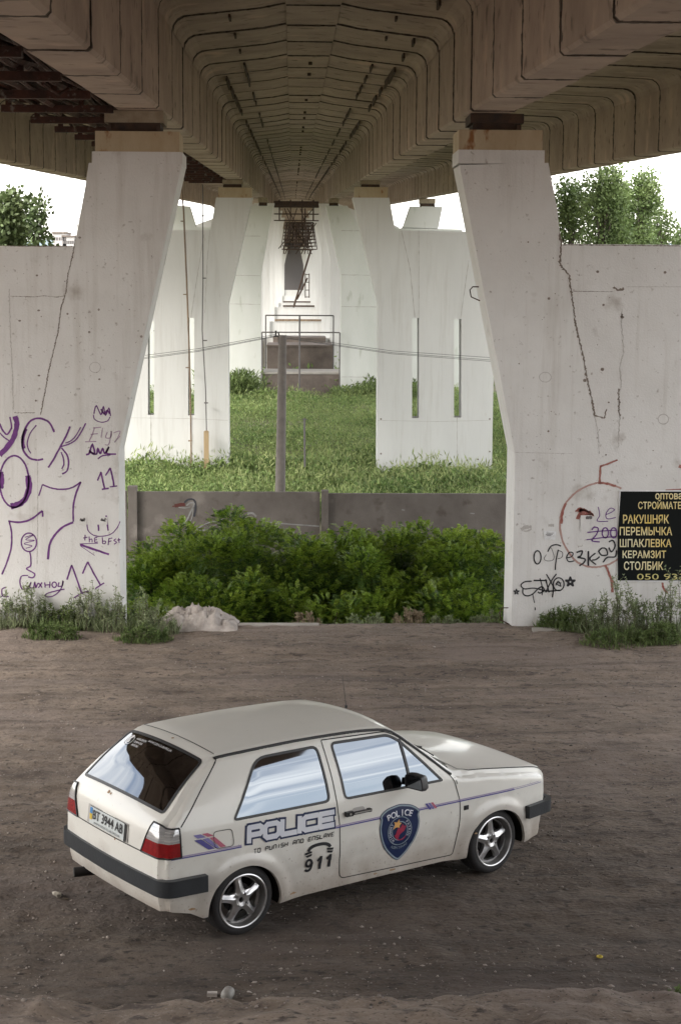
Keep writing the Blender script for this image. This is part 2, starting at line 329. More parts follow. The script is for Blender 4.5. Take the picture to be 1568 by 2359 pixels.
# ------------------------------------------------------------------ bridge
def zl(Y):
    """height of the sight line parallel to the deck through the camera; the deck crests and falls far away"""
    Y = float(Y)
    if Y <= 190: return 4.907+.03787*Y
    t = min(Y, 420)-190; z = 4.907+.03787*190+.03787*t-.5*(.0723/230)*t*t
    if Y > 420: z += -.0344*(Y-420)
    return z
BC = .31
y0s = 13.7-2.72*16
SEG = [y0s+2.72*i for i in range(95)]+[y0s+2.72*95+24*i for i in range(12)]
def sweep(mb, sec, lip=.011, gap=.014, mi=0, side=None):
    """sweep a closed X/dz section along the deck in segments with a small saw-tooth lip at every joint"""
    cx = sum(p[0] for p in sec)/len(sec); cz = sum(p[1] for p in sec)/len(sec); n = len(sec)
    for i in range(len(SEG)-1):
        a, b = SEG[i]+gap/2, SEG[i+1]-gap/2; vs = []
        lp_ = lip*random.choice((.3, .7, 1, 1.4))
        for Y, k in ((a, 0.0), (b, lp_)):
            z0 = zl(Y)
            for x, d in sec:
                sx = 0 if abs(x-cx) < .02 else math.copysign(k, x-cx); sz = -k if d < cz else 0
                vs.append((x-sx*.9, Y, z0+d-sz*.9))
        mb.add(vs, [(k, (k+1) % n, n+(k+1) % n, n+k) for k in range(n)]+[tuple(range(n, 2*n))], mi); mb.add(vs[:n], [tuple(range(n))[::-1]], mi+1)
M['joint'] = mat('dark open joint', (.24, .19, .16), .95, var=(.05, .04, .032), scale=1.6, spots=[(9, .5, .6, (.06, .045, .038))])
bridge = thing('bridge_deck', (0, 0, 8), 'long concrete road bridge overhead with twin girders and ribbed soffit', 'bridge')
def girder(x0, x1, db=1.55, dt=3.06, mt='web'):
    mb = MB(); c = .035
    sweep(mb, [(x0+c, db), (x1-c, db), (x1, db+c), (x1, dt), (x0, dt), (x0, db+c)])
    return mb.build('girder', [M[mt], M['joint']], bridge)
girder(-2.50, -1.86); girder(2.48, 3.14)
girder(-8.35, -7.70, 1.58); girder(7.98, 8.63, 1.58)
# longitudinal slab with filleted haunches
mb = MB()
def slab_sec(x0, x1, crown, h0=2.90):
    r = .28; p = [(x0, h0)]
    for k in range(5):
        a = R(90*k/4); p.append((x0+r*(1-math.cos(a)), h0+r*math.sin(a)*.85))
    xm = (x0+x1)/2
    p += [(x0+(xm-x0)*.62, h0+r*.85+crown*.6)]
    if crown > .1: p += [(xm-.43, h0+r*.85+crown), (xm-.43, h0+r*.85+crown-.03), (xm+.43, h0+r*.85+crown-.03), (xm+.43, h0+r*.85+crown)]
    q = []
    p += [(x1-(xm-x0)*.62, h0+r*.85+crown*.6)]
    for k in range(5):
        a = R(90-90*k/4); p.append((x1-r*(1-math.cos(a)), h0+r*math.sin(a)*.85))
    p += [(x1, h0), (x1, 3.75), (x0, 3.75)]
    return p
def slab_mesh(x0, x1, crown, h0=2.90):
    mb = MB(); sec = slab_sec(x0, x1, crown, h0); n = len(sec)
    for i in range(len(SEG)-1):
        a, b = SEG[i]+.012, SEG[i+1]-.012; vs = []
        for Y, k in ((a, -random.choice((.004, .009, .016, .022))), (b, 0)):
            z0 = zl(Y)
            for x, d in sec:
                top = d > 3.6; vs.append((x-(0 if top else k*(1 if x < (x0+x1)/2 else -1)*.8), Y, z0+d+(0 if top else k)))
        fs = [(k, (k+1) % n, n+(k+1) % n, n+k) for k in range(n)]
        tri = tessellate_polygon([[Vector((p[0], p[1], 0)) for p in sec]])
        fs += [tuple(i_+n for i_ in t) for t in tri]
        mb.add(vs, fs); mb.add(vs[:n], [tuple(t) for t in tri], 2)
        if x0 > -2 and x0 < 0 and i < 95:      # drain slots in the soffit
            for X in (BC-1.30, BC-1.76, BC+1.30, BC+1.76):
                ln = random.uniform(.25, .6) if a < 34 else random.uniform(.9, 2.3)
                if random.random() < (.6 if a < 34 else .8):
                    ya = a+random.uniform(.1, .5); zz = zl(ya)+2.90
                    zc = zz+.238+.13*min(1, (abs(X-BC) < 1.5)*.75)
                    mb.box((X-.018, ya, zc-.10), (X+.018, min(b, ya+ln), zc+.12), 1)
            if random.random() < .35: 
                ya = a+1.3; mb.tube([(BC+.05, ya, zl(ya)+3.24), (BC+.05, ya, zl(ya)+3.40)], .04, 8, 1)
    return mb.build('deck_slab', [M['soffit'], M['bearing'], M['joint']], bridge)
slab_mesh(-1.86, 2.48, .20)
slab_mesh(-7.70, -2.50, .08); slab_mesh(3.14, 7.98, .08)
mb = MB()
for x0, x1 in ((-12.4, -8.35), (8.63, 11.4)):  # overhangs widened out of view to darken reflections in the car windows
    sweep(mb, [(x0, 3.3 if x0 < 0 else 3.1), (x1, 3.1 if x0 < 0 else 3.3), (x1, 3.75), (x0, 3.75)], lip=.01)
mb.build('widened_deck_overhang', [M['soffit'], M['joint']], bridge)
# service rack with rusty cable trays under the left channel
mb = MB()
for k, Y in enumerate(np.arange(11.0, 70, 2.75)):
    z = zl(Y)+1.50
    mb.box((-4.08, Y, z), (-2.52, Y+.10, z+.10)); mb.box((-4.02, Y+.02, z+.10), (-3.94, Y+.08, z+1.45)); mb.box((-3.0, Y+.02, z+.1), (-2.93, Y+.08, z+1.45))
    mb.box((-4.3, Y+.3, z+.34), (-2.52, Y+.38, z+.42))
for k in range(24):
    X = -4.0+.061*k+random.uniform(-.02, .02); h = random.uniform(.11, .5); r = random.uniform(.025, .07)
    pts = [(X+random.uniform(-.03, .03), Y, zl(Y)+1.5+h+random.uniform(-.03, .05)) for Y in np.arange(9, 72, 1.4)]
    mb.tube(pts, r, 6)
mb.box((-4.05, 9, zl(9)+2.3), (-2.52, 9.1, zl(9)+2.4))
for a in range(24):
    Y = 9+2.6*a; za, zb = zl(Y)+1.95, zl(Y+2.6)+1.95
    mb.add([(-4.05, Y, za), (-2.52, Y, za), (-2.52, Y+2.6, zb), (-4.05, Y+2.6, zb), (-4.05, Y, za+.04), (-2.52, Y, za+.04), (-2.52, Y+2.6, zb+.04), (-4.05, Y+2.6, zb+.04)], [(0,3,2,1),(4,5,6,7),(0,1,5,4),(1,2,6,5),(2,3,7,6),(3,0,4,7)])
for k in range(60):
    Y = random.uniform(14, 60); z = zl(Y)+1.55+random.uniform(0, .3); X = random.uniform(-4.0, -2.7)
    mb.tube([(X, Y, z), (X+random.uniform(-.2, .2), Y+.4, z-random.uniform(0, .12)), (X+random.uniform(-.3, .3), Y+.9, z+.1)], .02, 5)
mb.build('cable_rack', M['rust'], bridge)
# hanging inspection gantry far down the deck
mb = MB(); Y = 148
for yy in (Y, Y+3):
    for X in (BC-1.45, BC-.5, BC+.5, BC+1.45): mb.tube([(X, yy, zl(yy)+1.9), (X, yy, zl(yy)+.1)], .05, 5)
    for d in (.15, .7, 1.3): mb.tube([(BC-1.9, yy, zl(yy)+d), (BC+1.9, yy, zl(yy)+d)], .05, 5)
mb.box((BC-1.9, Y-.4, zl(Y)+1.35), (BC+1.9, Y+.2, zl(Y)+1.75))
for k in range(7): mb.tube([(BC+random.uniform(-1.7, 1.7), Y+.5, zl(Y)+1.2), (BC+random.uniform(-1.7, 1.7), Y+.5, zl(Y)-2.2)], .04, 5)
tag(mb.build('inspection_gantry', M['bearing']), 'dark steel gantry hanging under the far centre of the bridge', 'gantry')

mb = MB(); mb.box((-9.6, -7.5, 1), (9.9, -6, zl(-6)+3.0)); mb.box((-9.9, -7.6, zl(-6)+2.2), (10.2, -5.8, zl(-6)+2.5))  # unseen wall added behind the camera to darken the near ground
tag(mb.build('closing_wall', M['soffit']), 'stained concrete wall added unseen behind the viewpoint to block light', 'abutment')
# ------------------------------------------------------------------ piers
def P2(pts, Y): return [(at(u, v, Y).x, at(u, v, Y).z) for u, v in pts]
Y1, Y2, Y3 = 24.9, 64.8, 112.0
def marks(mb, fn, strokes, Y, mi=0, off=.003, sc=1.0, smooth=True, jit=.12, bold=1.0):
    for s in strokes:
        wd, p = s[0], s[1]; cl = len(s) > 2
        q = crom(p, 6, cl) if smooth and len(p) > 2 else [tuple(np.array(p[0])+(np.array(p[-1])-np.array(p[0]))*t) for t in np.linspace(0, 1, 6)] if len(p) == 2 else p
        vs, fs = ribbon(q, wd*bold, cl, jit)
        vs3 = []
        for v in vs:
            P = at(*fn(*v), Y); vs3.append((P.x, Y-off, P.z))
        mb.add(vs3, fs, mi)
Z5 = lambda x, y: (x/2.743, 898.3+y/2.743)
Z6 = lambda x, y: (1061.7+x/3.097, 980+y/3.097)
Z3 = lambda x, y: (x/3.2, 490+y/3.2)
Z7 = lambda x, y: (980+x/2.667, 490+y/2.667)
IDN = lambda x, y: (x, y)
def crack(mb, fn, pts, wd, Y, mi, amp, seed):
    rr_ = random.Random(seed); q = []
    for (a, b) in zip(pts[:-1], pts[1:]):
        n = max(2, int(math.hypot(b[0]-a[0], b[1]-a[1])/7))
        for i in range(n): q.append((a[0]+(b[0]-a[0])*i/n+rr_.uniform(-amp, amp), a[1]+(b[1]-a[1])*i/n+rr_.uniform(-amp, amp)*.5))
    q.append(pts[-1]); wds = [max(.6, wd*rr_.uniform(.35, 1.5)) for _ in q]
    vs, fs = ribbon(q, wds); mb.add([(at(*fn(*v), Y).x, Y-.003, at(*fn(*v), Y).z) for v in vs], fs, mi)

# pier one, left
pl = thing('bridge_pier', (-4, Y1, 0), 'leaning concrete pier on the left covered in purple graffiti', 'pier')
poly = P2([(279, 1452), (273, 1042), (420, 375), (205, 375), (197, 430), (172, 567)], Y1)
zt = at(172, 567, Y1).z
poly = [(poly[0][0], -1.2)]+poly[1:]+[(-7.2, zt), (-7.2, -1.2)]
mb = MB(); mb.prism(poly, Y1, Y1+.95)
crack(mb, Z3, [(590, 0), (578, 60), (558, 170), (548, 250)], 5, Y1, 1, 2, 3)
crack(mb, Z3, [(548, 250), (535, 330), (505, 440), (485, 600), (455, 690), (430, 880), (400, 1000), (362, 1165), (330, 1340), (300, 1490)], 6, Y1, 1, 3, 1)
crack(mb, Z3, [(80, 615), (250, 620), (330, 612), (420, 622), (480, 612)], 4, Y1, 1, 1.5, 2)
crack(mb, Z3, [(0, 243), (150, 246), (300, 248), (540, 246)], 5, Y1, 1, 2, 22)
crack(mb, Z3, [(110, 1475), (260, 1474)], 5, Y1, 1, 3, 4)
crack(mb, Z3, [(70, 560), (80, 900), (95, 1200), (100, 1450)], 4, Y1, 2, 3, 5)
crack(mb, Z5, [(240, 440), (240, 900), (235, 1100)], 3, Y1, 2, 1, 6)
for (x, y) in ((275, 462), (288, 720), (290, 1200), (267, 1385), (148, 796), (730, 714), (1043, 912), (735, 1227), (660, 880), (590, 183), (500, 745)):
    marks(mb, Z3, [(6, ell(x, y, 4+random.random()*3, 3+random.random()*3, 7), 1)], Y1, 1, .003)
marks(mb, Z3, [(4, ell(703, 1140, 40, 38), 1)], Y1, 3, .003, jit=.5)
random.seed(5)
for k in range(70):
    a, b = Z3(random.uniform(0, 1150), random.uniform(250, 1500)); s = random.uniform(.5, 1.3)
    marks(mb, IDN, [(s, ell(a, b, s*.6, s*.5, 6), 1)], Y1, 3 if k % 3 else 1, .003)
mb.build('shaft', [M['pier'], M['crack'], M['seamline'], M['ring']], pl)
def cap_part(parent, r1, r2, Y, dep=.9, m_='cap'):
    mb = MB(); a, b = at(r1[0], r1[3], Y-.01), at(r1[2], r1[1], Y-.01); mb.box((a.x, Y-.01, a.z), (b.x, Y+dep, b.z))
    if r2:
        a2, b2 = at(r2[0], r2[3], Y-.03), at(r2[2], r2[1], Y-.03); mb.box((a2.x, Y-.018, a2.z), (b2.x, Y+dep+.03, b2.z), 1)
    mb.build('cap', [M[m_], M['pier']], parent); return b.z
def bearing_part(parent, x0, x1, z0, z1, Y, dep=.6, pad=True):
    mb = MB(); h = (z1-z0)
    mb.box((x0+.05, Y+.08, z0), (x1-.05, Y+dep, z0+h*.42), 0)
    mb.box((x0, Y+.03, z0+h*.42), (x1, Y+dep+.1, z1-.004), 1 if pad else 0)
    for q in (x0+.03, x1-.10): mb.box((q, Y-.0, z0), (q+.06, Y+.08, z0+h*.3), 0)
    mb.build('bearing', [M['bearing'], M['bearing_pad']], parent)
zc = cap_part(pl, (220, 303, 413, 350), (212, 350, 420, 376), Y1)
bearing_part(pl, -2.66, -1.83, zc, zl(Y1)+1.55, Y1, .7)
# graffiti of the left pier
mb = MB(); G = [
 (26, [(98, 165), (108, 230), (75, 325), (0, 412)]), (9, [(0, 212), (20, 255), (48, 280), (75, 240)]), (7, [(0, 270), (30, 300), (60, 320)]), (7, [(65, 170), (72, 205), (76, 245)]),
 (10, [(345, 265), (320, 215), (290, 190), (240, 178), (190, 200), (155, 260), (142, 330), (152, 385), (190, 430), (240, 442), (275, 435)]),
 (6, [(232, 222), (195, 270), (175, 330), (180, 370), (197, 400)]), (17, [(168, 245), (150, 290), (146, 335), (155, 370)]),
 (9, [(445, 230), (420, 290), (385, 355), (345, 430), (307, 490)]), (7, [(543, 210), (515, 265), (480, 315), (440, 340), (388, 358)]), (6, [(512, 235), (480, 290), (450, 320), (415, 335)]),
 (8, [(390, 365), (425, 410), (435, 460), (425, 510), (395, 530)]), (7, [(388, 392), (402, 430), (405, 470), (392, 498)]),
 (9, ell(92, 578, 92, 163), 1), (30, [(178, 540), (186, 620), (160, 690), (110, 725), (70, 735)]), (34, [(0, 520), (10, 570), (0, 620)]),
 (6, [(247, 668), (258, 635), (270, 597)]), (8, [(270, 597), (330, 620), (400, 627), (460, 615), (512, 580)]), (9, [(512, 580), (480, 660), (465, 740), (465, 832)]),
 (11, [(465, 835), (400, 865), (345, 920), (315, 980), (305, 1070)]), (10, [(55, 828), (130, 835), (200, 815), (270, 762)]), (8, [(270, 762), (271, 780), (272, 800)]),
 (8, [(60, 830), (75, 900), (72, 1000), (45, 1090), (15, 1165)]), (7, ell(185, 962, 48, 58), 1),
 (4, [(160, 930), (215, 915), (165, 945), (220, 950), (155, 970), (205, 985), (165, 1000)]), (7, [(190, 1020), (197, 1060), (195, 1110), (170, 1130), (220, 1160), (210, 1185), (180, 1180)]),
 (6, [(180, 1172), (140, 1175), (128, 1215), (145, 1260), (180, 1245), (198, 1215), (190, 1245), (212, 1248), (222, 1215), (228, 1248), (245, 1220), (268, 1248)]), (6, [(268, 1215), (245, 1250)]),
 (6, [(285, 1215), (288, 1248)]), (6, [(288, 1232), (315, 1230)]), (6, [(318, 1210), (315, 1250)]), (6, ell(345, 1230, 14, 17), 1),
 (6, [(375, 1215), (370, 1240), (395, 1235), (400, 1205), (385, 1260), (340, 1300), (295, 1305), (300, 1285), (370, 1265), (410, 1258)]),
 (8, [(618, 572), (629, 545), (640, 517)]), (8, [(640, 517), (650, 570), (662, 622)]), (8, [(645, 628), (690, 620)]), (8, [(668, 540), (684, 515), (698, 492)]), (9, [(698, 492), (712, 550), (722, 608)]), (7, [(695, 612), (742, 606)]),
 (8, [(425, 1198), (440, 1150), (455, 1105)]), (8, [(455, 1105), (485, 1190), (518, 1285)]), (7, [(470, 1312), (515, 1285), (560, 1270)]), (8, [(523, 1160), (540, 1120), (556, 1085)]), (8, [(556, 1085), (595, 1160), (635, 1230)]), (7, [(603, 1255), (660, 1218)]),
 (5, [(552, 850), (560, 890), (600, 920), (660, 922), (710, 905), (745, 865), (760, 830)]), (8, [(622, 850), (625, 890)]), (8, [(672, 792), (685, 888)]),
 (5, [(540, 915), (538, 950)]), (5, [(528, 935), (555, 930)]), (5, [(565, 925), (567, 962)]), (5, [(567, 945), (582, 942), (584, 962)]),
 (5, [(598, 935), (600, 962)]), (5, [(598, 935), (617, 930)]), (5, [(600, 948), (615, 945)]), (5, [(600, 962), (620, 960)]),
 (5, [(648, 930), (650, 970)]), (5, [(650, 955), (668, 955), (665, 970), (650, 970)]), (5, [(690, 935), (685, 980)]), (5, [(690, 938), (712, 935)]), (5, [(688, 957), (706, 953)]),
 (5, [(735, 940), (722, 950), (738, 962), (722, 974)]), (5, [(752, 935), (755, 966)]), (5, [(742, 948), (763, 945)]),
 (4, [(505, 972), (560, 970), (620, 968)]), (11, [(508, 976), (600, 1008), (690, 1038)]), (3, [(510, 985), (600, 1045)]),
 (6, [(595, 150), (610, 100), (640, 155), (655, 105), (668, 160), (690, 115), (700, 165)]), (9, [(640, 120), (660, 150), (680, 130), (695, 150)]), (5, [(592, 155), (600, 185), (640, 203), (680, 195), (697, 170)]),
 (9, [(545, 408), (565, 400), (585, 345), (600, 405), (565, 385), (610, 405), (620, 370), (635, 400), (650, 370), (665, 400), (690, 360), (675, 400), (735, 405)]), (7, [(620, 435), (650, 415), (700, 410)]),
 (6, [(40, 1245), (15, 1260), (20, 1300), (58, 1305)]), (5, [(0, 1310), (20, 1300)])]
marks(mb, Z5, G, Y1, 0, .003, bold=1.22, jit=.16)
marks(mb, Z5, [(6, [(600, 235), (585, 280), (565, 322)]), (6, [(590, 240), (640, 235)]), (6, [(575, 280), (620, 275)]), (6, [(540, 327), (610, 325)]), (5, [(650, 240), (640, 300)]), (5, [(680, 265), (670, 300), (700, 300), (705, 260), (690, 340), (665, 345)]), (5, [(720, 270), (760, 260), (745, 300), (725, 330), (760, 290)])], Y1, 1, .004)
mb.build('graffiti', [M['paint_p'], M['paint_pl']], pl, fix=False)

# pier one, right
pr = thing('bridge_pier', (5, Y1, 0), 'leaning concrete pier on the right behind the black poster', 'pier')
p = P2([(1176, 1452), (1186, 1045), (1058, 380), (1262, 375), (1282, 480), (1291, 562)], Y1); zt = at(1291, 562, Y1).z
mb = MB(); mb.prism([(p[0][0], -1.2)]+p[1:]+[(7.7, zt), (7.7, -1.2)], Y1, Y1+.95)
crack(mb, Z7, [(818, 120), (832, 200), (820, 310), (840, 340), (880, 380), (890, 470), (905, 560), (915, 650), (930, 740), (950, 810), (970, 900), (985, 1000), (1005, 1090), (1025, 1180), (1035, 1245)], 9, Y1, 1, 4, 11)
crack(mb, Z7, [(1035, 1245), (1055, 1330), (1065, 1480)], 4, Y1, 2, 2, 12)
crack(mb, Z7, [(905, 482), (1150, 485)], 3, Y1, 1, 1, 13); crack(mb, Z7, [(1230, 455), (1568, 455)], 3, Y1, 2, 1.5, 14)
crack(mb, Z7, [(1145, 460), (1180, 478), (1215, 465)], 12, Y1, 1, 7, 15)
crack(mb, Z7, [(1205, 590), (1200, 680), (1215, 850), (1190, 950), (1200, 1060), (1180, 1150), (1190, 1260), (1180, 1440)], 4, Y1, 2, 4, 16)
crack(mb, Z7, [(1180, 1080), (1190, 1250)], 7, Y1, 1, 6, 17); crack(mb, Z7, [(1200, 620), (1205, 650)], 14, Y1, 1, 5, 20)
crack(mb, Z7, [(1035, 1245), (1095, 1262), (1110, 1205)], 8, Y1, 1, 4, 18); crack(mb, Z7, [(840, 197), (1200, 200), (1568, 204)], 5, Y1, 1, 2, 19)
crack(mb, Z7, [(550, 1472), (900, 1480)], 2.5, Y1, 2, 1, 21)
for (x, y, r) in ((755, 527, 8), (1054, 362, 8), (1468, 366, 8), (1090, 566, 7), (1083, 962, 10), (572, 927, 4), (752, 1342, 6), (1122, 1165, 5), (975, 1030, 10), (1105, 1487, 5), (628, 180, 5)):
    marks(mb, Z7, [(r, ell(x, y, r*.6, r*.5, 7), 1)], Y1, 1, .003)
marks(mb, Z7, [(4, ell(733, 1010, 36, 30), 1)], Y1, 3, .003, jit=.6); marks(mb, Z7, [(5, ell(1457, 1268, 32, 30), 1)], Y1, 3, .003, jit=.5)
for k in range(80):
    a, b = Z7(random.uniform(400, 1568), random.uniform(220, 1900)); s = random.uniform(.5, 1.3)
    if a > 1190: marks(mb, IDN, [(s, ell(a, b, s*.6, s*.5, 6), 1)], Y1, 3 if k % 3 else 1, .003)
mb.build('shaft', [M['pier'], M['crack'], M['seamline'], M['ring']], pr)
zc = cap_part(pr, (1056, 300, 1249, 346), (1055, 346, 1254, 376), Y1)
bearing_part(pr, 2.52, 3.28, zc, zl(Y1)+1.55, Y1, .7, False)
mb = MB()
for (u, v, s) in ((1160, 1418, 1), (1092, 676, .8)):        # bent bars sticking out of the inner edge
    mb = MB(); c = at(u, v, Y1+.15); mb.tube([(c.x+.06, Y1+.15, c.z+.12*s), (c.x-.03, Y1+.13, c.z+.12*s), (c.x-.07, Y1+.12, c.z+.05), (c.x-.05, Y1+.12, c.z-.06*s), (c.x+.08, Y1+.15, c.z-.13*s)], .009, 6)
    mb.build('bent_bar', M['rust'], pr)
mb = MB()
marks(mb, Z6, [(13, [(1140, 450), (1080, 425), (985, 408), (900, 430), (820, 475), (750, 545), (715, 620), (702, 700), (715, 800), (750, 880), (810, 960), (880, 1000), (960, 1010), (1050, 990), (1120, 950)])], Y1, 1, .003, jit=.3)
marks(mb, Z6, [(17, [(985, 408), (1040, 415), (1100, 434)]), (18, [(745, 555), (720, 620), (712, 700)]), (15, [(983, 418), (988, 350), (992, 285)]), (13, [(992, 290), (1040, 275), (1112, 245)]), (17, [(1025, 995), (1055, 1060), (1075, 1130), (1075, 1190)]),
   (15, [(1432, 1120), (1440, 1160), (1468, 1196)]), (20, [(1550, 288), (1600, 310)]), (9, [(1455, 462), (1568, 455), (1640, 470)])]+
   [(13, [(812+k*14, 600+abs(k-4)*5+random.uniform(-10, 10)), (850+k*11, 590+k*6), (822+k*12, 672-k*5+random.uniform(-8, 14))]) for k in range(9)], Y1, 0, .005, jit=.3)
marks(mb, Z6, [(9, ell(542, 940, 25, 47), 1), (9, [(710, 860), (680, 850), (640, 860), (615, 900)]), (3, [(640, 870), (660, 930), (650, 960), (610, 965), (590, 950), (605, 920)]), (8, [(690, 885), (675, 960), (668, 1030)]), (4, [(690, 890), (720, 905), (715, 940), (685, 950)]),
   (8, [(745, 945), (785, 935), (795, 910), (770, 905), (750, 940), (765, 970), (805, 965)]), (11, [(820, 905), (860, 895), (850, 930), (830, 940), (880, 952), (870, 980), (840, 1000)]), (13, [(905, 895), (904, 1000)]), (10, [(955, 910), (915, 950), (960, 992)]), (10, [(930, 960), (960, 955), (985, 935)]),
   (10, [(975, 900), (1000, 875), (1030, 880), (1040, 920), (1000, 925), (980, 900)]), (10, [(1050, 830), (1080, 820), (1095, 860), (1070, 900), (1050, 870)]), (10, [(1010, 975), (1040, 940), (1095, 935), (1105, 890)])], Y1, 2, .007)
marks(mb, Z6, [(9, [(500, 1110), (450, 1115), (425, 1140), (450, 1165), (520, 1160), (610, 1180), (700, 1175)]), (9, [(438, 1165), (440, 1200), (470, 1215), (510, 1200), (545, 1165), (575, 1150), (590, 1175), (560, 1195), (545, 1185)]), (10, [(515, 1105), (610, 1105)]),
   (8, [(560, 1090), (575, 1150), (575, 1210)]), (9, [(605, 1060), (640, 1120), (655, 1160), (648, 1225)]), (9, [(677, 1058), (640, 1110), (600, 1190)]), (9, [(600, 1095), (625, 1190)]), (9, ell(693, 1132, 38, 46), 1), (7, [(672, 1140), (690, 1110), (708, 1145), (675, 1125), (712, 1122)]),
   (6, [(508, 1200), (514, 1235), (521, 1265)]), (8, [(525, 1297), (526, 1317)])], Y1, 2, .007)
for (x, y, r) in ((776, 1115, 38), (392, 1186, 22)):
    s = [(x+r*math.cos(R(-90+144*k)), y+r*math.sin(R(-90+144*k))) for k in range(6)]
    for k in range(5): marks(mb, Z6, [(r*.3, [s[k], s[k+1]])], Y1, 2, .007+.0006*k, jit=0)
marks(mb, Z6, [(6, [(975, 580), (985, 640), (968, 680), (1045, 683)]), (6, [(1030, 635), (1065, 620), (1090, 600), (1060, 590), (1030, 630), (1040, 665), (1100, 655)]), (9, [(930, 745), (945, 725), (975, 735), (960, 780), (930, 820), (985, 830)]), (9, ell(1025, 765, 22, 36), 1), (9, ell(1085, 765, 22, 36), 1), (8, [(897, 762), (1000, 752), (1105, 747)]), (8, [(890, 815), (1000, 800), (1105, 792)])], Y1, 3, .009)
marks(mb, Z6, [(24, [(425, 742), (460, 725), (500, 725)]), (9, [(500, 740), (470, 752), (440, 752)]), (12, [(400, 630), (420, 632)]), (16, [(395, 700), (402, 710)]), (16, [(620, 712), (660, 712)]), (26, [(880, 655), (930, 655)])], Y1, 4, .003, jit=.6)
mb.build('graffiti', [M['paint_r'], M['paint_rf'], M['paint_k'], M['paint_v'], M['seamline']], pr, fix=False)
# poster and notes on the right pier
def wallrect(mb, fn, x0, y0, x1, y1, Y, off, th, mi=0):
    a, b = at(*fn(x0, y1), Y), at(*fn(x1, y0), Y); mb.box((a.x, Y-off-th, a.z), (b.x, Y-off, b.z), mi)
mb = MB()
wallrect(mb, Z6, 1108, 462, 1770, 1112, Y1, .011, .003, 1)
a, b = at(*Z6(1113, 1104), Y1), at(*Z6(1765, 471), Y1)
mb.add([(a.x, Y1-.0165, a.z), (b.x, Y1-.0165, a.z), (b.x, Y1-.0165, b.z), (a.x+.01, Y1-.0165, b.z), (a.x-.018, Y1-.0165, (a.z+b.z)/2)], [(0, 1, 2, 3, 4)], 0)
for (s, x0, y0, x1, y1, of, mi) in (('оптовая', 1380, 482, 1605, 526, .016, 2), ('СТРОЙМАТЕРИАЛЫ', 1258, 528, 1745, 595, .016, 2), ('РАКУШНЯК', 1150, 635, 1478, 698, .016, 2), ('ПЕРЕМЫЧКА', 1127, 722, 1500, 782, .016, 2),
        ('ШПАКЛЕВКА', 1127, 808, 1495, 866, .016, 2), ('КЕРАМЗИТ', 1147, 890, 1457, 945, .016, 2), ('СТОЛБИК', 1157, 968, 1437, 1030, .016, 2), ('050 933', 1250, 1056, 1590, 1098, 0, 3)):
    v2, fs = fittext(s, x0, y1, x1, y0, of)
    mb.add([(at(*Z6(*q), Y1).x, Y1-.020, at(*Z6(*q), Y1).z) for q in v2], fs, mi)
tag(mb.build('poster', [M['poster'], M['paper'], M['yellow'], M['yellow2']], fix=False), 'large black poster with yellow lettering pasted on the right pier', 'poster')
mb = MB(); a = [Z6(585, 752), Z6(676, 754), Z6(668, 812), Z6(592, 812)]
q = [at(*k, Y1) for k in a]; mb.add([(k.x, Y1-.014, k.z) for k in q]+[(k.x, Y1-.011, k.z) for k in q], [(0,1,2,3),(4,5,6,7),(0,1,5,4),(1,2,6,5),(2,3,7,6),(3,0,4,7)])
for k, (y, l, r) in enumerate(((767, 606, 656), (776, 600, 650), (784, 606, 640))): marks(mb, Z6, [(4, [(l, y), (r, y)])], Y1, 1, .016)
tag(mb.build('paper_note', [M['paper'], M['steel_grey']], fix=False), 'small white paper note taped left of the red circle', 'note')
mb = MB(); wallrect(mb, Z6, 846, 640, 915, 755, Y1, .011, .002); marks(mb, Z6, [(18, [(885, 657), (930, 655)])], Y1, 1, .016, jit=.4)
tag(mb.build('torn_paper', [M['pier'], M['steel_grey']], fix=False), 'torn pale paper scrap pasted over the red eye', 'paper')
for x in (478, 610):
    mb = MB()
    wallrect(mb, Z5, x, 802, x+70, 850, Y1, .005, .002); marks(mb, Z5, [(14, [(x+30, 815), (x+45, 822), (x+62, 812)]), (8, [(x+35, 825), (x+60, 826)])], Y1, 1, .009, jit=.5)
    mb.build('paper_scrap', [M['pier'], M['steel_grey']], pl, fix=False)

# pier two
def slot(u0, u1, v0, v1, Y): return P2([(u0, v0), (u1, v0), (u1, v1), (u0, v1)], Y)
p2l = thing('bridge_pier', (-4.5, Y2, -2), 'white slotted pier rising from the meadow, left of the concrete pole', 'pier')
p = P2([(529, 1110), (526, 700), (582, 455), (498, 455), (485, 530)], Y2); zt = at(485, 530, Y2).z
mb = MB(); mb.prism([(p[0][0], -3.2)]+p[1:]+[(-7.0, zt), (-7.0, -3.2)], Y2, Y2+.95, [slot(433.5, 447.5, 732, 957, Y2), slot(341, 355, 740, 956, Y2)])
crack(mb, IDN, [(484, 530), (478, 600), (472, 720)], 1.0, Y2, 1, .6, 31); crack(mb, IDN, [(290, 962), (430, 964), (525, 968)], .8, Y2, 1, .3, 32)
crack(mb, IDN, [(444, 957), (445, 1090)], 1.2, Y2, 1, .2, 33); crack(mb, IDN, [(348, 957), (349, 1090)], 2, Y2, 1, .2, 34)
crack(mb, IDN, [(440, 732), (462, 590), (470, 540)], 1.2, Y2, 1, .2, 35)
mb.build('shaft', [M['pier_far'], M['seamline']], p2l); zc = cap_part(p2l, (503, 432, 580, 455), None, Y2)
bearing_part(p2l, -2.6, -1.85, zc, zl(Y2)+1.55, Y2, .7)
p2r = thing('bridge_pier', (5, Y2, -2), 'white slotted pier rising from the meadow, right of the concrete pole', 'pier')
p = P2([(868, 1110), (870, 700), (812, 455), (896, 455), (910, 530)], Y2)
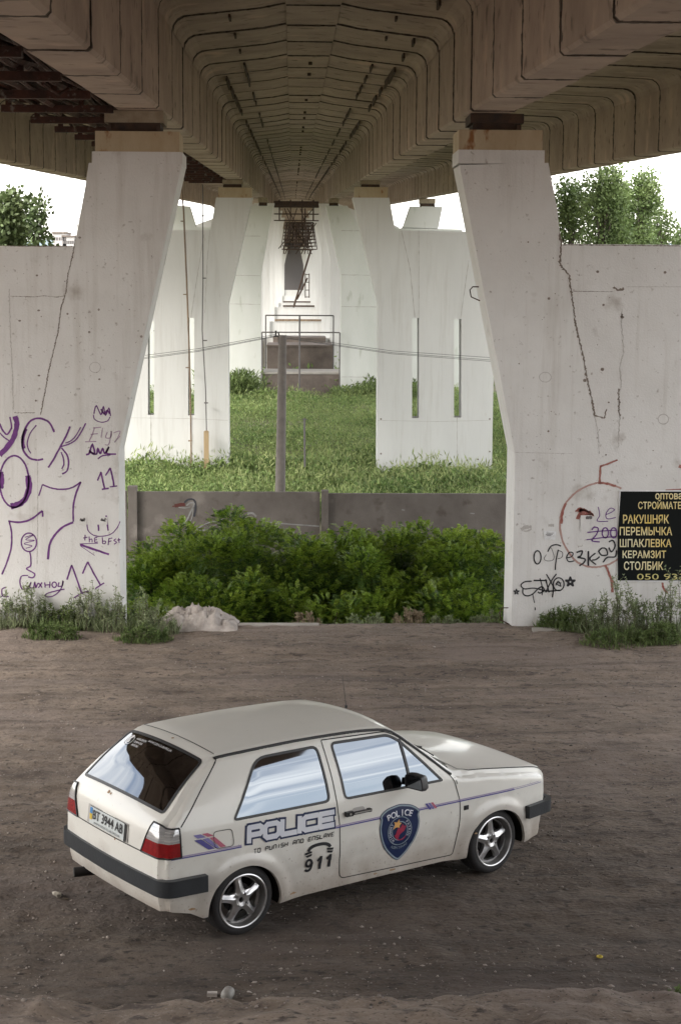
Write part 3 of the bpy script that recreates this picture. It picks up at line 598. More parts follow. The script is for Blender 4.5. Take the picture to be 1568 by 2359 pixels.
mb = MB(); mb.prism([(p[0][0], -3.2)]+p[1:]+[(7.56, zt), (7.56, -3.2)], Y2, Y2+.95, [slot(948.5, 964.5, 733, 963, Y2), slot(1045, 1062, 735, 962, Y2)])
crack(mb, IDN, [(924, 531), (944, 620), (955, 733)], 1.6, Y2, 1, .2, 36); crack(mb, IDN, [(964, 531), (964, 733)], 1.3, Y2, 1, .2, 37)
crack(mb, IDN, [(870, 968), (1000, 971), (1130, 968)], .8, Y2, 1, .3, 38); crack(mb, IDN, [(1079, 600), (1060, 733)], 1.2, Y2, 1, .2, 39); crack(mb, IDN, [(1052, 962), (1052, 1090)], 1.2, Y2, 1, .2, 40)
for (x, y) in ((877, 965), (1127, 965), (1127, 1040), (877, 1045), (1075, 1060), (1100, 1058)): marks(mb, IDN, [(2, ell(x, y, 1, 1, 6), 1)], Y2, 2, .003)
mb.build('shaft', [M['pier_far'], M['seamline'], M['crack']], p2r); zc = cap_part(p2r, (817, 431, 893, 455), None, Y2)
bearing_part(p2r, 2.5, 3.25, zc, zl(Y2)+1.55, Y2, .7)

# pier three
M['pier_green'] = mat('algae tinted whitewash', (.70, .71, .685), .9, var=(.60, .62, .58), scale=.4, bump=.2, bscale=12, spots=[(2, .62, .74, (.48, .50, .44))], stretch=(1, 1, .3))
p3l = thing('bridge_pier', (-4.5, Y3, -2), 'third white pier, behind the left slotted pier', 'pier')
zt3 = at(500, 524, Y3).z; zg3 = -3.5; topz = at(600, 474, Y3).z
p = P2([(601, 700), (601, 633), (629, 474), (581, 474), (560, 524)], Y3)
mb = MB(); mb.prism([(p[0][0], zg3)]+p+[(-10.2, zt3), (-10.2, zg3)], Y3, Y3+1.4)
for v in (543, 634, 700, 868): crack(mb, IDN, [(530, v), (600, v+1)], 1.1, Y3, 1, .6, 50+v)
mb.build('shaft', [M['pier_green'], M['seamline']], p3l); bearing_part(p3l, -2.2, -1.6, topz, zl(Y3)+1.55, Y3, 1.0)
mb = MB(); mb.prism(P2([(392, 524), (392, 472), (437, 475), (452, 524)], Y3), Y3+.05, Y3+1.2); mb.build('outer_column', M['pier_green'], p3l)
bearing_part(p3l, -8.3, -7.5, topz, zl(Y3)+1.58, Y3, 1.0)
p3r = thing('bridge_pier', (5, Y3, -2), 'third white pier, behind the right slotted pier', 'pier')
p = P2([(785, 700), (785, 633), (751, 474), (800, 474), (830, 524)], Y3)
mb = MB(); mb.prism([(p[0][0], zg3)]+p+[(10.9, zt3), (10.9, zg3)], Y3, Y3+1.4)
for v in (531, 633, 706, 868): crack(mb, IDN, [(786, v), (870, v+1)], 1.1, Y3, 1, .6, 90+v)
mb.build('shaft', [M['pier_green'], M['seamline']], p3r); bearing_part(p3r, 2.3, 2.95, topz, zl(Y3)+1.55, Y3, 1.0)
mb = MB(); mb.prism(P2([(926, 524), (930, 519), (945, 475), (1019, 476), (1009, 526)], Y3), Y3+.05, Y3+1.2); mb.build('outer_column', M['pier_green'], p3r)
bearing_part(p3r, 8.15, 9.15, topz, zl(Y3)+1.58, Y3, 1.0)
# the row of portal piers receding along the bridge
proto = None
LBL = ['nearest bright white portal pier seen between the third piers', 'second bright white portal pier of the receding row', 'third bright white portal pier of the receding row', 'fourth bright white portal pier of the receding row', 'fifth, farthest visible white portal pier of the receding row', 'last tiny portal pier at the vanishing end of the bridge']
for i, (Y, hi) in enumerate(((140, 2.72), (176, 2.62), (214, 2.5), (262, 2.4), (320, 2.2), (400, 2.2))):
    o = thing('portal_pier', (BC, Y, -2), LBL[i], 'pier', 'white portal piers receding under the bridge')
    zt_ = zl(Y)+1.5
    for sgn in (-1, 1):
        mb = MB(); e = lambda x: BC+sgn*x
        mb.prism([(e(hi), -3), (e(hi), zt_-4.2), (e(hi-.95), zt_), (e(hi+.6), zt_), (e(8.2), zt_-1.8), (e(8.2), -3)], Y, Y+1.2)
        mb.build('shaft', M['pier_far'], o)
    zt2 = at(688, (779, 741, 708, 698, 681, 668)[i], Y).z; mb = MB(); mb.box((BC-hi, Y+.3, -3), (BC+hi, Y+1.0, zt2)); mb.build('tie_wall', M['pier_far'], o)

Y = 415; mb = MB(); mb.box((BC-3.2, Y, -3), (BC+3.2, Y+6, zl(Y)+3.2)); mb.box((BC-3.4, Y-.2, zl(Y)+1.2), (BC+3.4, Y, zl(Y)+3.2))
tag(mb.build('closing_wall', M['steel_grey']), 'tiny dark end wall far off, closing the view under the bridge', 'abutment')
# suspended scaffold below the far deck
mb = MB(); Y = 160; a, b = at(657, 512, Y), at(722, 512, Y); c, d = at(649, 574, Y), at(729, 574, Y); r_ = random.Random(4)
for k in range(26):
    t = k/25; mb.tube([(a.x+(b.x-a.x)*t, Y+r_.uniform(0, 2.5), a.z), (c.x+(d.x-c.x)*t+r_.uniform(-.1, .1), Y+r_.uniform(0, 2.5), c.z+(r_.uniform(0, .9)))], r_.uniform(.03, .075), 5)
for k in range(9):
    t = k/8; x0, x1 = a.x+(c.x-a.x)*t, b.x+(d.x-b.x)*t; z = a.z+(c.z-a.z)*t; mb.tube([(x0, Y, z), (x1, Y, z)], .05, 5); mb.box((x0+.3, Y+.6, z-.04), (x1-.3, Y+2.6, z+.03))
for k in range(8): mb.tube([(r_.uniform(c.x, d.x), Y+1, a.z), (r_.uniform(c.x, d.x), Y+1.5, c.z-.4)], .05, 5)
tag(mb.build('suspended_scaffold', M['bearing']), 'dark scaffold cage hanging below the far deck, behind the gantry', 'scaffold')
# foundation blocks between the third piers and beyond
def block(u0, u1, v0, v1, Y, dep, label, topm='block_top'):
    a, b = at(u0, v1, Y), at(u1, v0, Y); mb = MB(); mb.box((a.x, Y, a.z-1.5), (b.x, Y+dep, b.z-.12), 0); mb.box((a.x-.02, Y-.05, b.z-.12), (b.x+.02, Y+dep, b.z), 1)
    return tag(mb.build('foundation_block', [M['block'], M[topm]]), label, 'foundation')
block(603, 783, 858, 906, Y3+.3, 5.0, 'lower brown stained concrete block with a pale top, set in grass')
block(615, 767, 795, 846, 121, 6, 'upper plain brown concrete block behind the pale ledge', 'block')
block(629, 750, 777, 794, 139, 5, 'small dark mossy block on top of the upper brown block', 'block')
for k, (v, wd, Y) in enumerate(((740, 110, 176.5), (707, 72, 214.5), (697, 70, 262.5))):
    c = at(688, v, Y); hw = wd/2/CF*Y; mb = MB(); mb.box((c.x-hw, Y-.3, c.z), (c.x+hw, Y-.05, c.z+.22))
    tag(mb.build('cross_beam', M['pipe'] if k == 0 else M['bearing']), ['faint rusty cross beam, widest of three at the far portals', 'dark cross beam, lowest of the close pair at the far portals', 'dark cross beam, upper of the close pair at the far portals'][k], 'beam')
for k, (u0, u1, v0, v1, Y) in enumerate(((603.5, 782.5, 766, 905, Y3-.3), (612, 768, 727, 846, 119))):
    a, b = at(u0, v1, Y), at(u1, v0, Y); r = .045; mb = MB(); xm = at(690, v0, Y).x
    mb.tube([(a.x, Y, a.z-1), (a.x, Y, b.z)], r, 6); mb.tube([(b.x, Y, a.z-1), (b.x, Y, b.z)], r, 6); mb.tube([(a.x, Y, b.z), (b.x, Y, b.z)], r, 6); mb.tube([(xm, Y, a.z-1), (xm, Y, b.z)], r*1.3, 6)
    tag(mb.build('steel_frame', M['steel_grey']), ['lower thin steel goal-like frame in front of the brown block', 'higher thin steel frame standing behind the lower frame'][k], 'frame')
# lattice mast seen far through the portals
mb = MB(); Y = 205
a, b = at(716, 575, Y), at(676, 708, Y); mb.tube([a, b], .12, 6); a, b = at(708, 640, Y), at(684, 690, Y); mb.tube([a, b], .10, 6)
for u in (703, 712): mb.tube([at(u, 630, Y), at(u, 686, Y)], .06, 5)
for v in (632, 650, 668, 684): mb.tube([at(703, v, Y), at(713, v, Y)], .05, 5)
tag(mb.build('stair_ladder', M['bearing']), 'thin dark slanting ladder at the far end under the bridge', 'ladder')

# pipes and the board on the left slotted pier
def pipe(us, Y, r, label, m_='pipe'):
    mb = MB(); mb.tube([at(u, v, Y) for u, v in us], r, 8)
    for k in range(4):
        u, v = us[0][0]+(us[-1][0]-us[0][0])*(k+.5)/4, us[0][1]+(us[-1][1]-us[0][1])*(k+.5)/4; c = at(u, v, Y); mb.box((c.x-.07, c.y-.01, c.z-.02), (c.x+.07, c.y+.12, c.z+.02))
    return tag(mb.build('drain_pipe', M[m_], smooth=True, angle=40), label, 'pipe', 'drain pipes on the slotted pier')
pipe([(418, 425), (423, 480), (430, 640), (436, 800), (440, 960), (441, 1100)], Y2-.4, .032, 'brown drain pipe along the slot of the left slotted pier')
pipe([(467, 425), (468, 640), (466, 760), (474, 900), (476, 1000)], Y2-.35, .02, 'thinner drain pipe ending at the ochre board', 'steel_grey')
mb = MB(); a, b = at(470, 1110, Y2-.5), at(481, 994, Y2-.5); mb.box((a.x, a.y, a.z), (b.x, a.y+.12, b.z)); mb.box((a.x+.03, a.y-.02, b.z), (b.x-.03, a.y+.1, b.z+.03))
tag(mb.build('wooden_board', M['board']), 'upright ochre board leaning at the foot of the left slotted pier', 'board')

# ------------------------------------------------------------------ concrete fence
Yf = 36.0
fn_ = thing('concrete_fence', (0, Yf, -1.5), 'low grey precast concrete fence behind the bushes with a painted bird', 'fence')
for k, (u0, u1, v) in enumerate(((-130, 292, 1131), (317, 737, 1134), (756, 1190, 1138), (1196, 1620, 1138))):
    a, b = at(u0, 1300, Yf), at(u1, v, Yf); mb = MB(); mb.box((a.x, Yf, -2.0), (b.x, Yf+.12, b.z)); mb.build('panel', M['fence'], fn_)
for u, v in ((306, 1120), (747, 1130)):
    a, b = at(u-7.5 if u > 400 else u-9, 1300, Yf), at(u+9.5 if u > 400 else u+10, v, Yf); mb = MB(); mb.box((a.x, Yf-.09, -2.0), (b.x, Yf+.18, b.z)); mb.box((a.x-.02, Yf-.14, -2.2), (b.x+.02, Yf+.2, at(0, 1278, Yf).z)); mb.build('post', M['fence'], fn_)
M['m_white'] = mat('chalky white mural paint', (.40, .40, .40), .8, var=(.24, .23, .23), scale=5)
M['m_red'] = mat('red mural paint', (.13, .04, .035), .8)
M['m_dark'] = mat('blue black mural paint', (.06, .06, .075), .8)
mb = MB(); Z8 = lambda x, y: (285.8+x/1.7455, 939.2+y/1.7455)      # strokes traced on the fence panel
marks(mb, Z5, [(22, [(1105, 732), (1140, 725), (1170, 722)]), (7, [(1090, 735), (1110, 733)])], Yf, 1, .003)
marks(mb, Z5, [(12, [(1165, 712), (1190, 692), (1220, 692), (1235, 712), (1235, 760), (1225, 800)])], Yf, 2, .004)
marks(mb, Z5, [(10, [(1180, 730), (1205, 712), (1228, 720), (1205, 770), (1185, 815), (1155, 850)]), (6, [(1130, 742), (1175, 745), (1205, 738)]), (6, [(1222, 740), (1215, 800), (1195, 850)]), (7, [(1232, 890), (1290, 850), (1350, 830), (1420, 818)]), (9, [(1240, 892), (1320, 882), (1400, 875)]), (4, [(1290, 870), (1400, 845)])], Yf, 0, .006)
marks(mb, IDN, [(5, [(570, 1183), (582, 1182), (590, 1190)]), (3, [(600, 1200), (640, 1205), (735, 1212)]), (2.5, [(925, 1174), (932, 1175)]), (2.5, [(1082, 1182), (1092, 1183)])], Yf, 0, .004)
mb.build('bird_mural', [M['m_white'], M['m_red'], M['m_dark']], fn_, fix=False)

# utility pole with wires
Yp = 46.0
pb = at(645, 1160, Yp); pt = at(651, 772, Yp); pole = thing('utility_pole', (pb.x, Yp, -1.8), 'grey concrete utility pole standing behind the fence', 'pole')
mb = MB(); mb.tube([(pb.x-.01, Yp, -2.2), pb, pt], [.15, .14, .105], 16); mb.build('shaft', M['pole'], pole, smooth=True, angle=50)
mb = MB(); c = pt; mb.tube([(c.x-.22, Yp, c.z-.03), (c.x+.1, Yp, c.z-.03)], .02, 6); mb.tube([(c.x-.18, Yp, c.z-.03), (c.x-.18, Yp, c.z+.12)], .025, 6); mb.tube([(c.x-.09, Yp, c.z-.02), (c.x-.12, Yp, c.z+.09)], .02, 6); mb.box((c.x-.12, Yp-.02, c.z-.22), (c.x-.08, Yp+.02, c.z))
mb.build('insulator', M['wire'], pole)
mb = MB()
for (v, r) in ((1016/1.2245+0, 0),): pass
for k, dv in enumerate((0, 5, 8)):
    a = at(636, 770+dv*.6, Yp); b = at(290, 824+dv, Yp+3); mb.tube([a, a.lerp(b, .5)-Vector((0, 0, .06)), b, b+(b-a)*1.5], .008, 4, cap=False)
    a = at(655, 774+dv*.6, Yp); b = at(1135, 824+dv*1.1, Yp+3); mb.tube([a, a.lerp(b, .5)-Vector((0, 0, .10)), b, b+(b-a)*1.5], .008, 4, cap=False)
tag(mb.build('overhead_wires', M['wire'], fix=False), 'thin dark overhead wires strung from the top of the concrete pole', 'wires')
mb = MB(); mb.tube([at(702, 1075, 62), at(701, 963, 62)], .035, 8); c = at(701, 966, 62); mb.tube([(c.x-.1, c.y, c.z), (c.x+.1, c.y, c.z)], .02, 6)
tag(mb.build('meadow_post', M['steel_grey']), 'thin bare metal post standing alone in the meadow', 'post')

# ------------------------------------------------------------------ vegetation
def unit(n): 
    v = rng.normal(size=(n, 3)); return v/np.linalg.norm(v, axis=1, keepdims=True)
def leafquads(P, D, S, ln, wd):
    """leaf shaped quads: base P, long axis D, side axis S"""
    ln = np.asarray(ln).reshape(-1, 1); wd = np.asarray(wd).reshape(-1, 1)
    V = np.stack([P, P+D*ln*.45+S*wd*.5, P+D*ln, P+D*ln*.45-S*wd*.5], 1)
    return V.reshape(-1, 3)
def norm(v): return v/np.maximum(1e-6, np.linalg.norm(v, axis=1, keepdims=True))
def quads(n): return np.arange(n*4).reshape(n, 4)
def fronds(P, D, length, m, lw, ll):
    """compound leaves: m leaflet pairs along a drooping rachis"""
    n = len(P); V = []
    side = norm(np.cross(D, np.array([0, 0, 1.0])+rng.normal(size=(n, 3))*.25)); up = norm(np.cross(side, D))
    for k in range(m):
        t = (k+.6)/m; C = P+D*(length*t).reshape(-1, 1); C[:, 2] -= length*.45*t*t
        for s in (-1, 1):
            d = norm(side*s+D*.55-up*.15+rng.normal(size=(n, 3))*.18); nn = norm(np.cross(d, up)+rng.normal(size=(n, 3))*.15)
            V.append(leafquads(C, d, nn, ll*(1-.35*abs(t-.45)*2), lw))
    return np.concatenate(V)
def blobpts(n, blobs, shell=.55):
    """points in the outer shells of ellipsoid blobs (cx,cy,cz,rx,ry,rz)"""
    B = np.array(blobs); wgt = (B[:, 3]*B[:, 4]*B[:, 5])**.66; i = rng.choice(len(B), n, p=wgt/wgt.sum()); u = unit(n)
    r = (shell+(1-shell)*rng.random(n)**.6)*(1+rng.normal(size=n)*.08)
    return B[i, :3]+u*B[i, 3:]*r[:, None], u, i

def shrub(cx, cy, h, wdt, label, zb=-1.4, n=430, seed=0, name='shrub', cat='shrub', group='green shrubs in front of the fence', lm=None, frond=True):
    global rng
    rng = np.random.default_rng(100+seed)
    t = thing(name, (cx, cy, zb), label, cat, group)
    nb = int(13+wdt*5); blobs = []
    for k in range(nb):
        zf = rng.random()**.8; z = zb+.25+zf*(h-.55)
        sp = wdt*.5*(1-.45*zf**2)
        blobs.append((cx+rng.uniform(-1, 1)*sp, cy+rng.uniform(-1, 1)*.85, z, rng.uniform(.22, .46), rng.uniform(.22, .42), rng.uniform(.22, .42)))
    mb = MB()
    for b in blobs[::2]:
        x, y, z = b[:3]; mb.tube([(cx+(x-cx)*.3, cy+(y-cy)*.3, zb-.1), (cx+(x-cx)*.6, cy+(y-cy)*.7, (zb+z)/2), (x, y, z+.15)], [.022, .015, .006], 5)
    mb.build('stem', M['twig'], t)
    P, U, bi = blobpts(int(n*4.6), blobs, .45); D = norm(U+np.array([0, -.25, .35])+rng.normal(size=P.shape)*.35)
    P[:, 2] = np.maximum(P[:, 2], zb+.05)
    V = fronds(P, D, rng.uniform(.10, .24, len(P)), 7, .018, .050)
    npmesh('foliage', V, quads(len(V)//4), M['leaf'], t)
    tops = np.array(sorted(blobs, key=lambda b: -b[2])[:max(3, nb*2//3)])
    k = int(n*1.5); i = rng.integers(0, len(tops), k); u = unit(k); u[:, 2] = abs(u[:, 2]); u[:, 1] -= .35; u = norm(u)
    P = tops[i, :3]+u*tops[i, 3:]*1.05; D = norm(u*.8+np.array([0, -.1, .75])+rng.normal(size=P.shape)*.3)
    V = fronds(P, D, rng.uniform(.12, .30, k), 8, .018, .052)
    npmesh('young_shoots', V, quads(len(V)//4), M['leaf_tip'], t)
    return t
sh = [ # u centre, top v, width px, depth Y, label
 (352, 1262, 110, 29.5, 'lowest green shrub at the left, beside the left pier'),
 (425, 1212, 130, 30.0, 'green shrub standing under the painted bird'),
 (530, 1180, 120, 29.0, 'tallest green shrub, covering the bird body'),
 (612, 1192, 130, 30.5, 'green shrub just right of the tallest one'),
 (700, 1224, 120, 28.6, 'bright green shrub in the centre, left of the fence post'),
 (790, 1206, 120, 29.4, 'green shrub hiding the middle fence post'),
 (862, 1250, 100, 28.5, 'lower yellowish green shrub right of the middle post'),
 (925, 1214, 120, 30.2, 'dark green shrub in the right half, between lower ones'),
 (1010, 1216, 120, 29.2, 'dense shrub second from the right end'),
 (1110, 1208, 130, 30.0, 'dark shrub at the right end against the right pier')]
for i, (u, v, wpx, Y, lab) in enumerate(sh):
    c = at(u, v, Y); shrub(c.x, Y, c.z+1.4-.04, wpx/CF*Y+.22, lab, seed=i, n=520)
for i, (u, v, wpx, Y) in enumerate(((352, 1385, 90, 27.6), (470, 1330, 150, 27.9), (600, 1320, 170, 27.7), (730, 1335, 160, 27.6), (860, 1345, 150, 27.7), (985, 1330, 160, 27.8), (1100, 1335, 140, 27.7))):
    c = at(u, v, Y); shrub(c.x, Y, c.z+1.4, wpx/CF*Y+.25, ['low front shrub beside the left pier foot', 'low front shrub directly behind the rubble heap', 'low front shrub right of the rubble heap', 'low front shrub in the centre of the row', 'low front shrub beneath the yellowish shrub', 'low front shrub left of the last one', 'low front shrub beside the right pier foot'][i], seed=40+i, n=420, group='low shrubs along the ditch edge')

def weed(x, y, z, h, spread, nst, label, mt='weed', name='weed_clump', group='weeds at the pier feet', seed=0, lw=.016, ll=.052, grassy=0):
    global rng
    rng = np.random.default_rng(500+seed); t = thing(name, (x, y, z), label, 'weeds', group)
    mb = MB(); PP = []; DD = []
    for k in range(nst):
        a = rng.uniform(0, 6.28); r = spread*math.sqrt(rng.random()); bx, by = x+r*math.cos(a), y+r*math.sin(a)*.55; hh = h*rng.uniform(.45, 1.0)*(1-.45*(r/spread)**2)
        ln = rng.uniform(-.18, .18, 2)*hh; z0 = float(ground_z(bx, by))
        pts = [np.array([bx+ln[0]*q*q, by+ln[1]*q*q, z0+hh*q]) for q in np.linspace(0, 1, 5)]
        mb.tube([tuple(p) for p in pts], [.005, .004, .0035, .003, .002], 3)
        m = int(8+hh*30)
        q = rng.random(m)**.8; C = np.stack([bx+ln[0]*q*q, by+ln[1]*q*q, z0+hh*q], 1); PP.append(C)
        d = unit(m); d[:, 2] = abs(d[:, 2])*.8+.15; DD.append(norm(d))
        for br in range(3):
            q0 = rng.uniform(.35, .9); a2 = rng.uniform(0, 6.28); l2 = hh*.3*rng.uniform(.5, 1); q = rng.random(12)
            C = np.stack([bx+ln[0]*q0*q0+math.cos(a2)*l2*.5*q, by+ln[1]*q0*q0+math.sin(a2)*l2*.5*q, z0+hh*q0+l2*q], 1); PP.append(C); d = unit(12); d[:, 2] = abs(d[:, 2]); DD.append(norm(d))
    P = np.concatenate(PP); D = np.concatenate(DD); S = norm(np.cross(D, unit(len(P))))
    V = leafquads(P, D, S, rng.uniform(.6, 1.3, len(P))*ll, rng.uniform(.6, 1.3, len(P))*lw)
    if grassy:
        a = rng.uniform(0, 6.28, grassy); r = spread*np.sqrt(rng.random(grassy))*1.15; gx_ = x+r*np.cos(a); gy_ = y+r*np.sin(a)*.55
        G_ = np.stack([gx_, gy_, ground_z(gx_, gy_)-.01], 1); d = rng.normal(size=(grassy, 3))*.35; d[:, 2] = 1; d = norm(d)
        V = np.concatenate([V, leafquads(G_, d, norm(np.cross(d, unit(grassy))), rng.uniform(.10, .30, grassy)*min(1, h*1.6), .012)])
    mb.build('stem', M['twig'], t); npmesh('foliage', V, quads(len(V)//4), M[mt], t); return t
Wd = [ # u, v base, height px, spread px, label
 (30, 1432, 75, 46, 'bushy grey green weeds at the left picture edge'), (88, 1436, 105, 26, 'tall thin weed stalks by the pier foot under the scrawled name'),
 (150, 1446, 58, 50, 'low grass clump between the tall stalks and the arrow'), (205, 1446, 92, 48, 'silvery weeds under the lower purple number'), (262, 1450, 82, 42, 'weeds at the inner corner of the left pier'),
 (318, 1452, 88, 46, 'dense weeds growing just off the left pier corner'), (370, 1458, 66, 42, 'green weeds left of the rubble heap'), (118, 1468, 34, 60, 'low fringe of grass at the left dirt edge'), (330, 1474, 36, 60, 'low fringe of grass in front of the pier corner'),
 (1290, 1440, 40, 55, 'low dark grass along the right pier foot'), (1375, 1458, 100, 48, 'tall silvery weeds in front of the black poster corner'), (1435, 1464, 122, 44, 'tallest weeds under the poster telephone number'),
 (1492, 1464, 100, 40, 'weeds beneath the right half of the poster'), (1545, 1462, 130, 40, 'dark bushy weeds at the right picture edge'), (1330, 1452, 52, 50, 'low grass clump left of the tall silvery weeds'), (1420, 1482, 36, 80, 'low fringe of grass at the right dirt edge'), (1520, 1480, 40, 60, 'small grass fringe in the right corner of the dirt')]
for i, (u, v, hp, spx, lab) in enumerate(Wd):
    c = onz(u, v); s = c.y/CF; yy = min(c.y, 24.75)
    weed(c.x, yy, 0, hp*s*1.3, spx*s, int(11+spx*.26*(1 if hp > 50 else 1.5)), lab, seed=i, grassy=520 if hp < 60 else 260, mt='weed' if hp > 60 else 'grass')
for i, (u, v, hp, spx, lab) in enumerate(((1562, 2325, 80, 26, 'green weed at the lower right picture edge'), (1530, 2318, 36, 24, 'small grass tuft beside the lower right weed'))):
    c = onz(u, v, .06); s = c.y/CF; weed(c.x, c.y, 0, hp*s, spx*s, 18, lab, seed=60+i, grassy=90, lw=.014, ll=.035, mt='grass', group='weeds at the lower right')
dr = [(705, 1446, 30, 'dry twiggy stalks under the centre shrubs'), (945, 1444, 55, 'dry brown dock stalk at the ditch edge'), (1040, 1445, 30, 'low pale weeds at the ditch edge near the right pier'), (850, 1445, 34, 'low green weeds at the ditch edge'), (1130, 1444, 36, 'low weeds next to the bent bar')]
for i, (u, v, hp, lab) in enumerate(dr):
    c = onz(u, v); s = c.y/CF; weed(c.x, 25.5, -.05, hp*s, 38*s, 14, lab, seed=80+i, grassy=110, mt='dry' if 'dry' in lab else 'weed', group='small weeds at the ditch edge')

# ditch edge grass and soil plants, one mass
def plants(n, xr, yr, size, m, seed, mats, name, label, cat='grass', dens=None, up=.8, asp=.42):
    global rng
    rng = np.random.default_rng(seed); u = rng.random(n); y = yr[0]+(yr[1]-yr[0])*u**1.15; hw = (xr[1]-xr[0])/2*(.42+.58*(y-yr[0])/(yr[1]-yr[0])) if dens == 'cone' else np.full(n, (xr[1]-xr[0])/2)
    x = (xr[0]+xr[1])/2+rng.uniform(-1, 1, n)*hw
    k = vnoise(x, y, 1.7, 31)+vnoise(x, y, 5, 32); keep = k > -.62; x, y, k = x[keep], y[keep], k[keep]; n = len(x)
    sz = size*(.75+.9*np.clip(k+.3, 0, 1))*rng.uniform(.7, 1.3, n); z = ground_z(x, y)
    P = np.repeat(np.stack([x, y, z], 1), m, 0); ss = np.repeat(sz, m); q = rng.random(n*m)**.7
    P[:, 0] += rng.normal(size=n*m)*ss*.28; P[:, 1] += rng.normal(size=n*m)*ss*.28; P[:, 2] += q*ss
    d = unit(n*m); d[:, 2] = abs(d[:, 2])*up+.2; d = norm(d); S = norm(np.cross(d, unit(n*m)))
    ls = ss*rng.uniform(.14, .30, n*m); V = leafquads(P, d, S, ls, ls*asp)
    return tag(npmesh(name, V, quads(len(V)//4), mats), label, cat, kind='stuff')
plants(14000, (-15, 17), (52, 112), .46, 24, 900, M['meadow'], 'meadow_grass', 'tall weedy green meadow growing under and between the white piers', dens='cone')
plants(3200, (-8, 9), (26.2, 35.6), .30, 18, 901, M['grass'], 'ditch_undergrowth', 'low green undergrowth filling the ditch between shrubs and fence', 'undergrowth')
plants(2600, (-40, 42), (112, 200), 1.0, 9, 902, M['meadow'], 'far_meadow', 'distant green meadow beyond the third piers', 'grass')
M['meadow_y'] = mat('yellow green meadow stalks', (.34, .38, .16), .7, var=(.20, .27, .08), scale=.35, island=.35, transl=.25)
plants(7000, (-15, 17), (53, 112), .62, 13, 910, M['meadow_y'], 'meadow_stalks', 'taller yellow green wispy stalks standing above the meadow', dens='cone', up=2.2, asp=.16)
# tall grass patches at the pier feet
plants(1500, (-9, -2.2), (63.2, 64.7), .28, 26, 903, M['meadow'], 'meadow_fringe', 'green weeds hiding the foot of the left slotted pier', 'grass')
plants(1700, (3.0, 9.0), (63.2, 64.7), .34, 26, 904, M['grass'], 'meadow_fringe', 'darker green weeds hiding the foot of the right slotted pier', 'grass')
plants(500, (-5.2, -2.3), (106, 111.5), 1.25, 22, 905, M['grass'], 'reed_patch', 'taller dark grass in front of the left third pier', 'grass', up=1.6, asp=.22)
plants(420, (2.6, 8.0), (107, 111.5), .9, 20, 906, M['grass'], 'reed_patch', 'darker bushes in front of the right third pier', 'grass')

def tree(x, y, zb, h, wdt, mt, label, seed, n=9000, leaf=.22, lean=0, col=(1, 1)):
    global rng
    rng = np.random.default_rng(2000+seed); t = thing('tree', (x, y, zb), label, 'tree', 'trees beyond the piers')
    mb = MB(); tr = [(x, y, zb), (x+.1, y, zb+h*.3), (x+lean*.5, y, zb+h*.62), (x+lean, y, zb+h*.92)]; mb.tube(tr, [.2, .16, .1, .03], 8)
    blobs = []
    nb = int(26+h*1.6)
    for k in range(nb):
        f_ = .28+.72*rng.random()**.85; z = zb+h*f_*.97; rad = wdt*.5*(1.12-.62*f_**3)*rng.uniform(.1, 1); a = rng.uniform(0, 6.28)
        bx, by = x+lean*f_+rad*math.cos(a), y+rad*math.sin(a); s = rng.uniform(.45, .85)*(1.15-.45*f_); blobs.append((bx, by, z, s, s, s*1.15))
        mb.tube([(x+lean*f_*.8, y, zb+h*max(.2, f_-.2)), ((x+bx)/2, (y+by)/2, z-.5), (bx, by, z)], [.05, .03, .012], 5)
    mb.build('trunk', M['bark'], t)
    P, U, _ = blobpts(n, blobs, .3); P += rng.normal(size=P.shape)*.12; D = norm(U+rng.normal(size=P.shape)*.7); S = norm(np.cross(D, unit(n)))
    V = leafquads(P, D, S, rng.uniform(.6, 1.3, n)*leaf, rng.uniform(.6, 1.2, n)*leaf*.75)
    npmesh('crown', V, quads(len(V)//4), M[mt], t); return t
def T(u, v, Y, wpx, mt, label, seed, **k):
    c = at(u, v, Y); return tree(c.x, Y, -2, c.z+2, wpx/CF*Y, mt, label, seed, **k)
T(1390, 380, 72, 150, 'tree_r', 'tallest pale green poplar at the upper right', 1, n=17000, leaf=.15)
T(1470, 390, 76, 74, 'tree_r', 'slender poplar right of the tallest one', 2, n=12000, leaf=.15, lean=.2)
T(1318, 420, 74, 130, 'tree_r', 'narrow poplar close against the right pier', 3, n=10000, leaf=.15)
T(1520, 478, 78, 120, 'tree_r', 'lower green tree at the upper right edge', 4, n=10000, leaf=.16)
T(1570, 512, 80, 130, 'tree_r', 'lowest green tree at the right picture edge', 5, n=9000, leaf=.16)
T(1440, 418, 79, 230, 'tree_r', 'broad green tree filling in behind the two poplars', 6, n=22000, leaf=.17)
T(12, 436, 74, 120, 'tree_l', 'large dark green tree at the upper left edge', 7, n=11000, leaf=.24)
T(86, 458, 82, 84, 'tree_l', 'smaller airy dark tree beside the left one', 8, n=5200, leaf=.26)
T(-60, 470, 78, 110, 'tree_l', 'green tree cut by the left picture edge', 9, n=5000, leaf=.24)

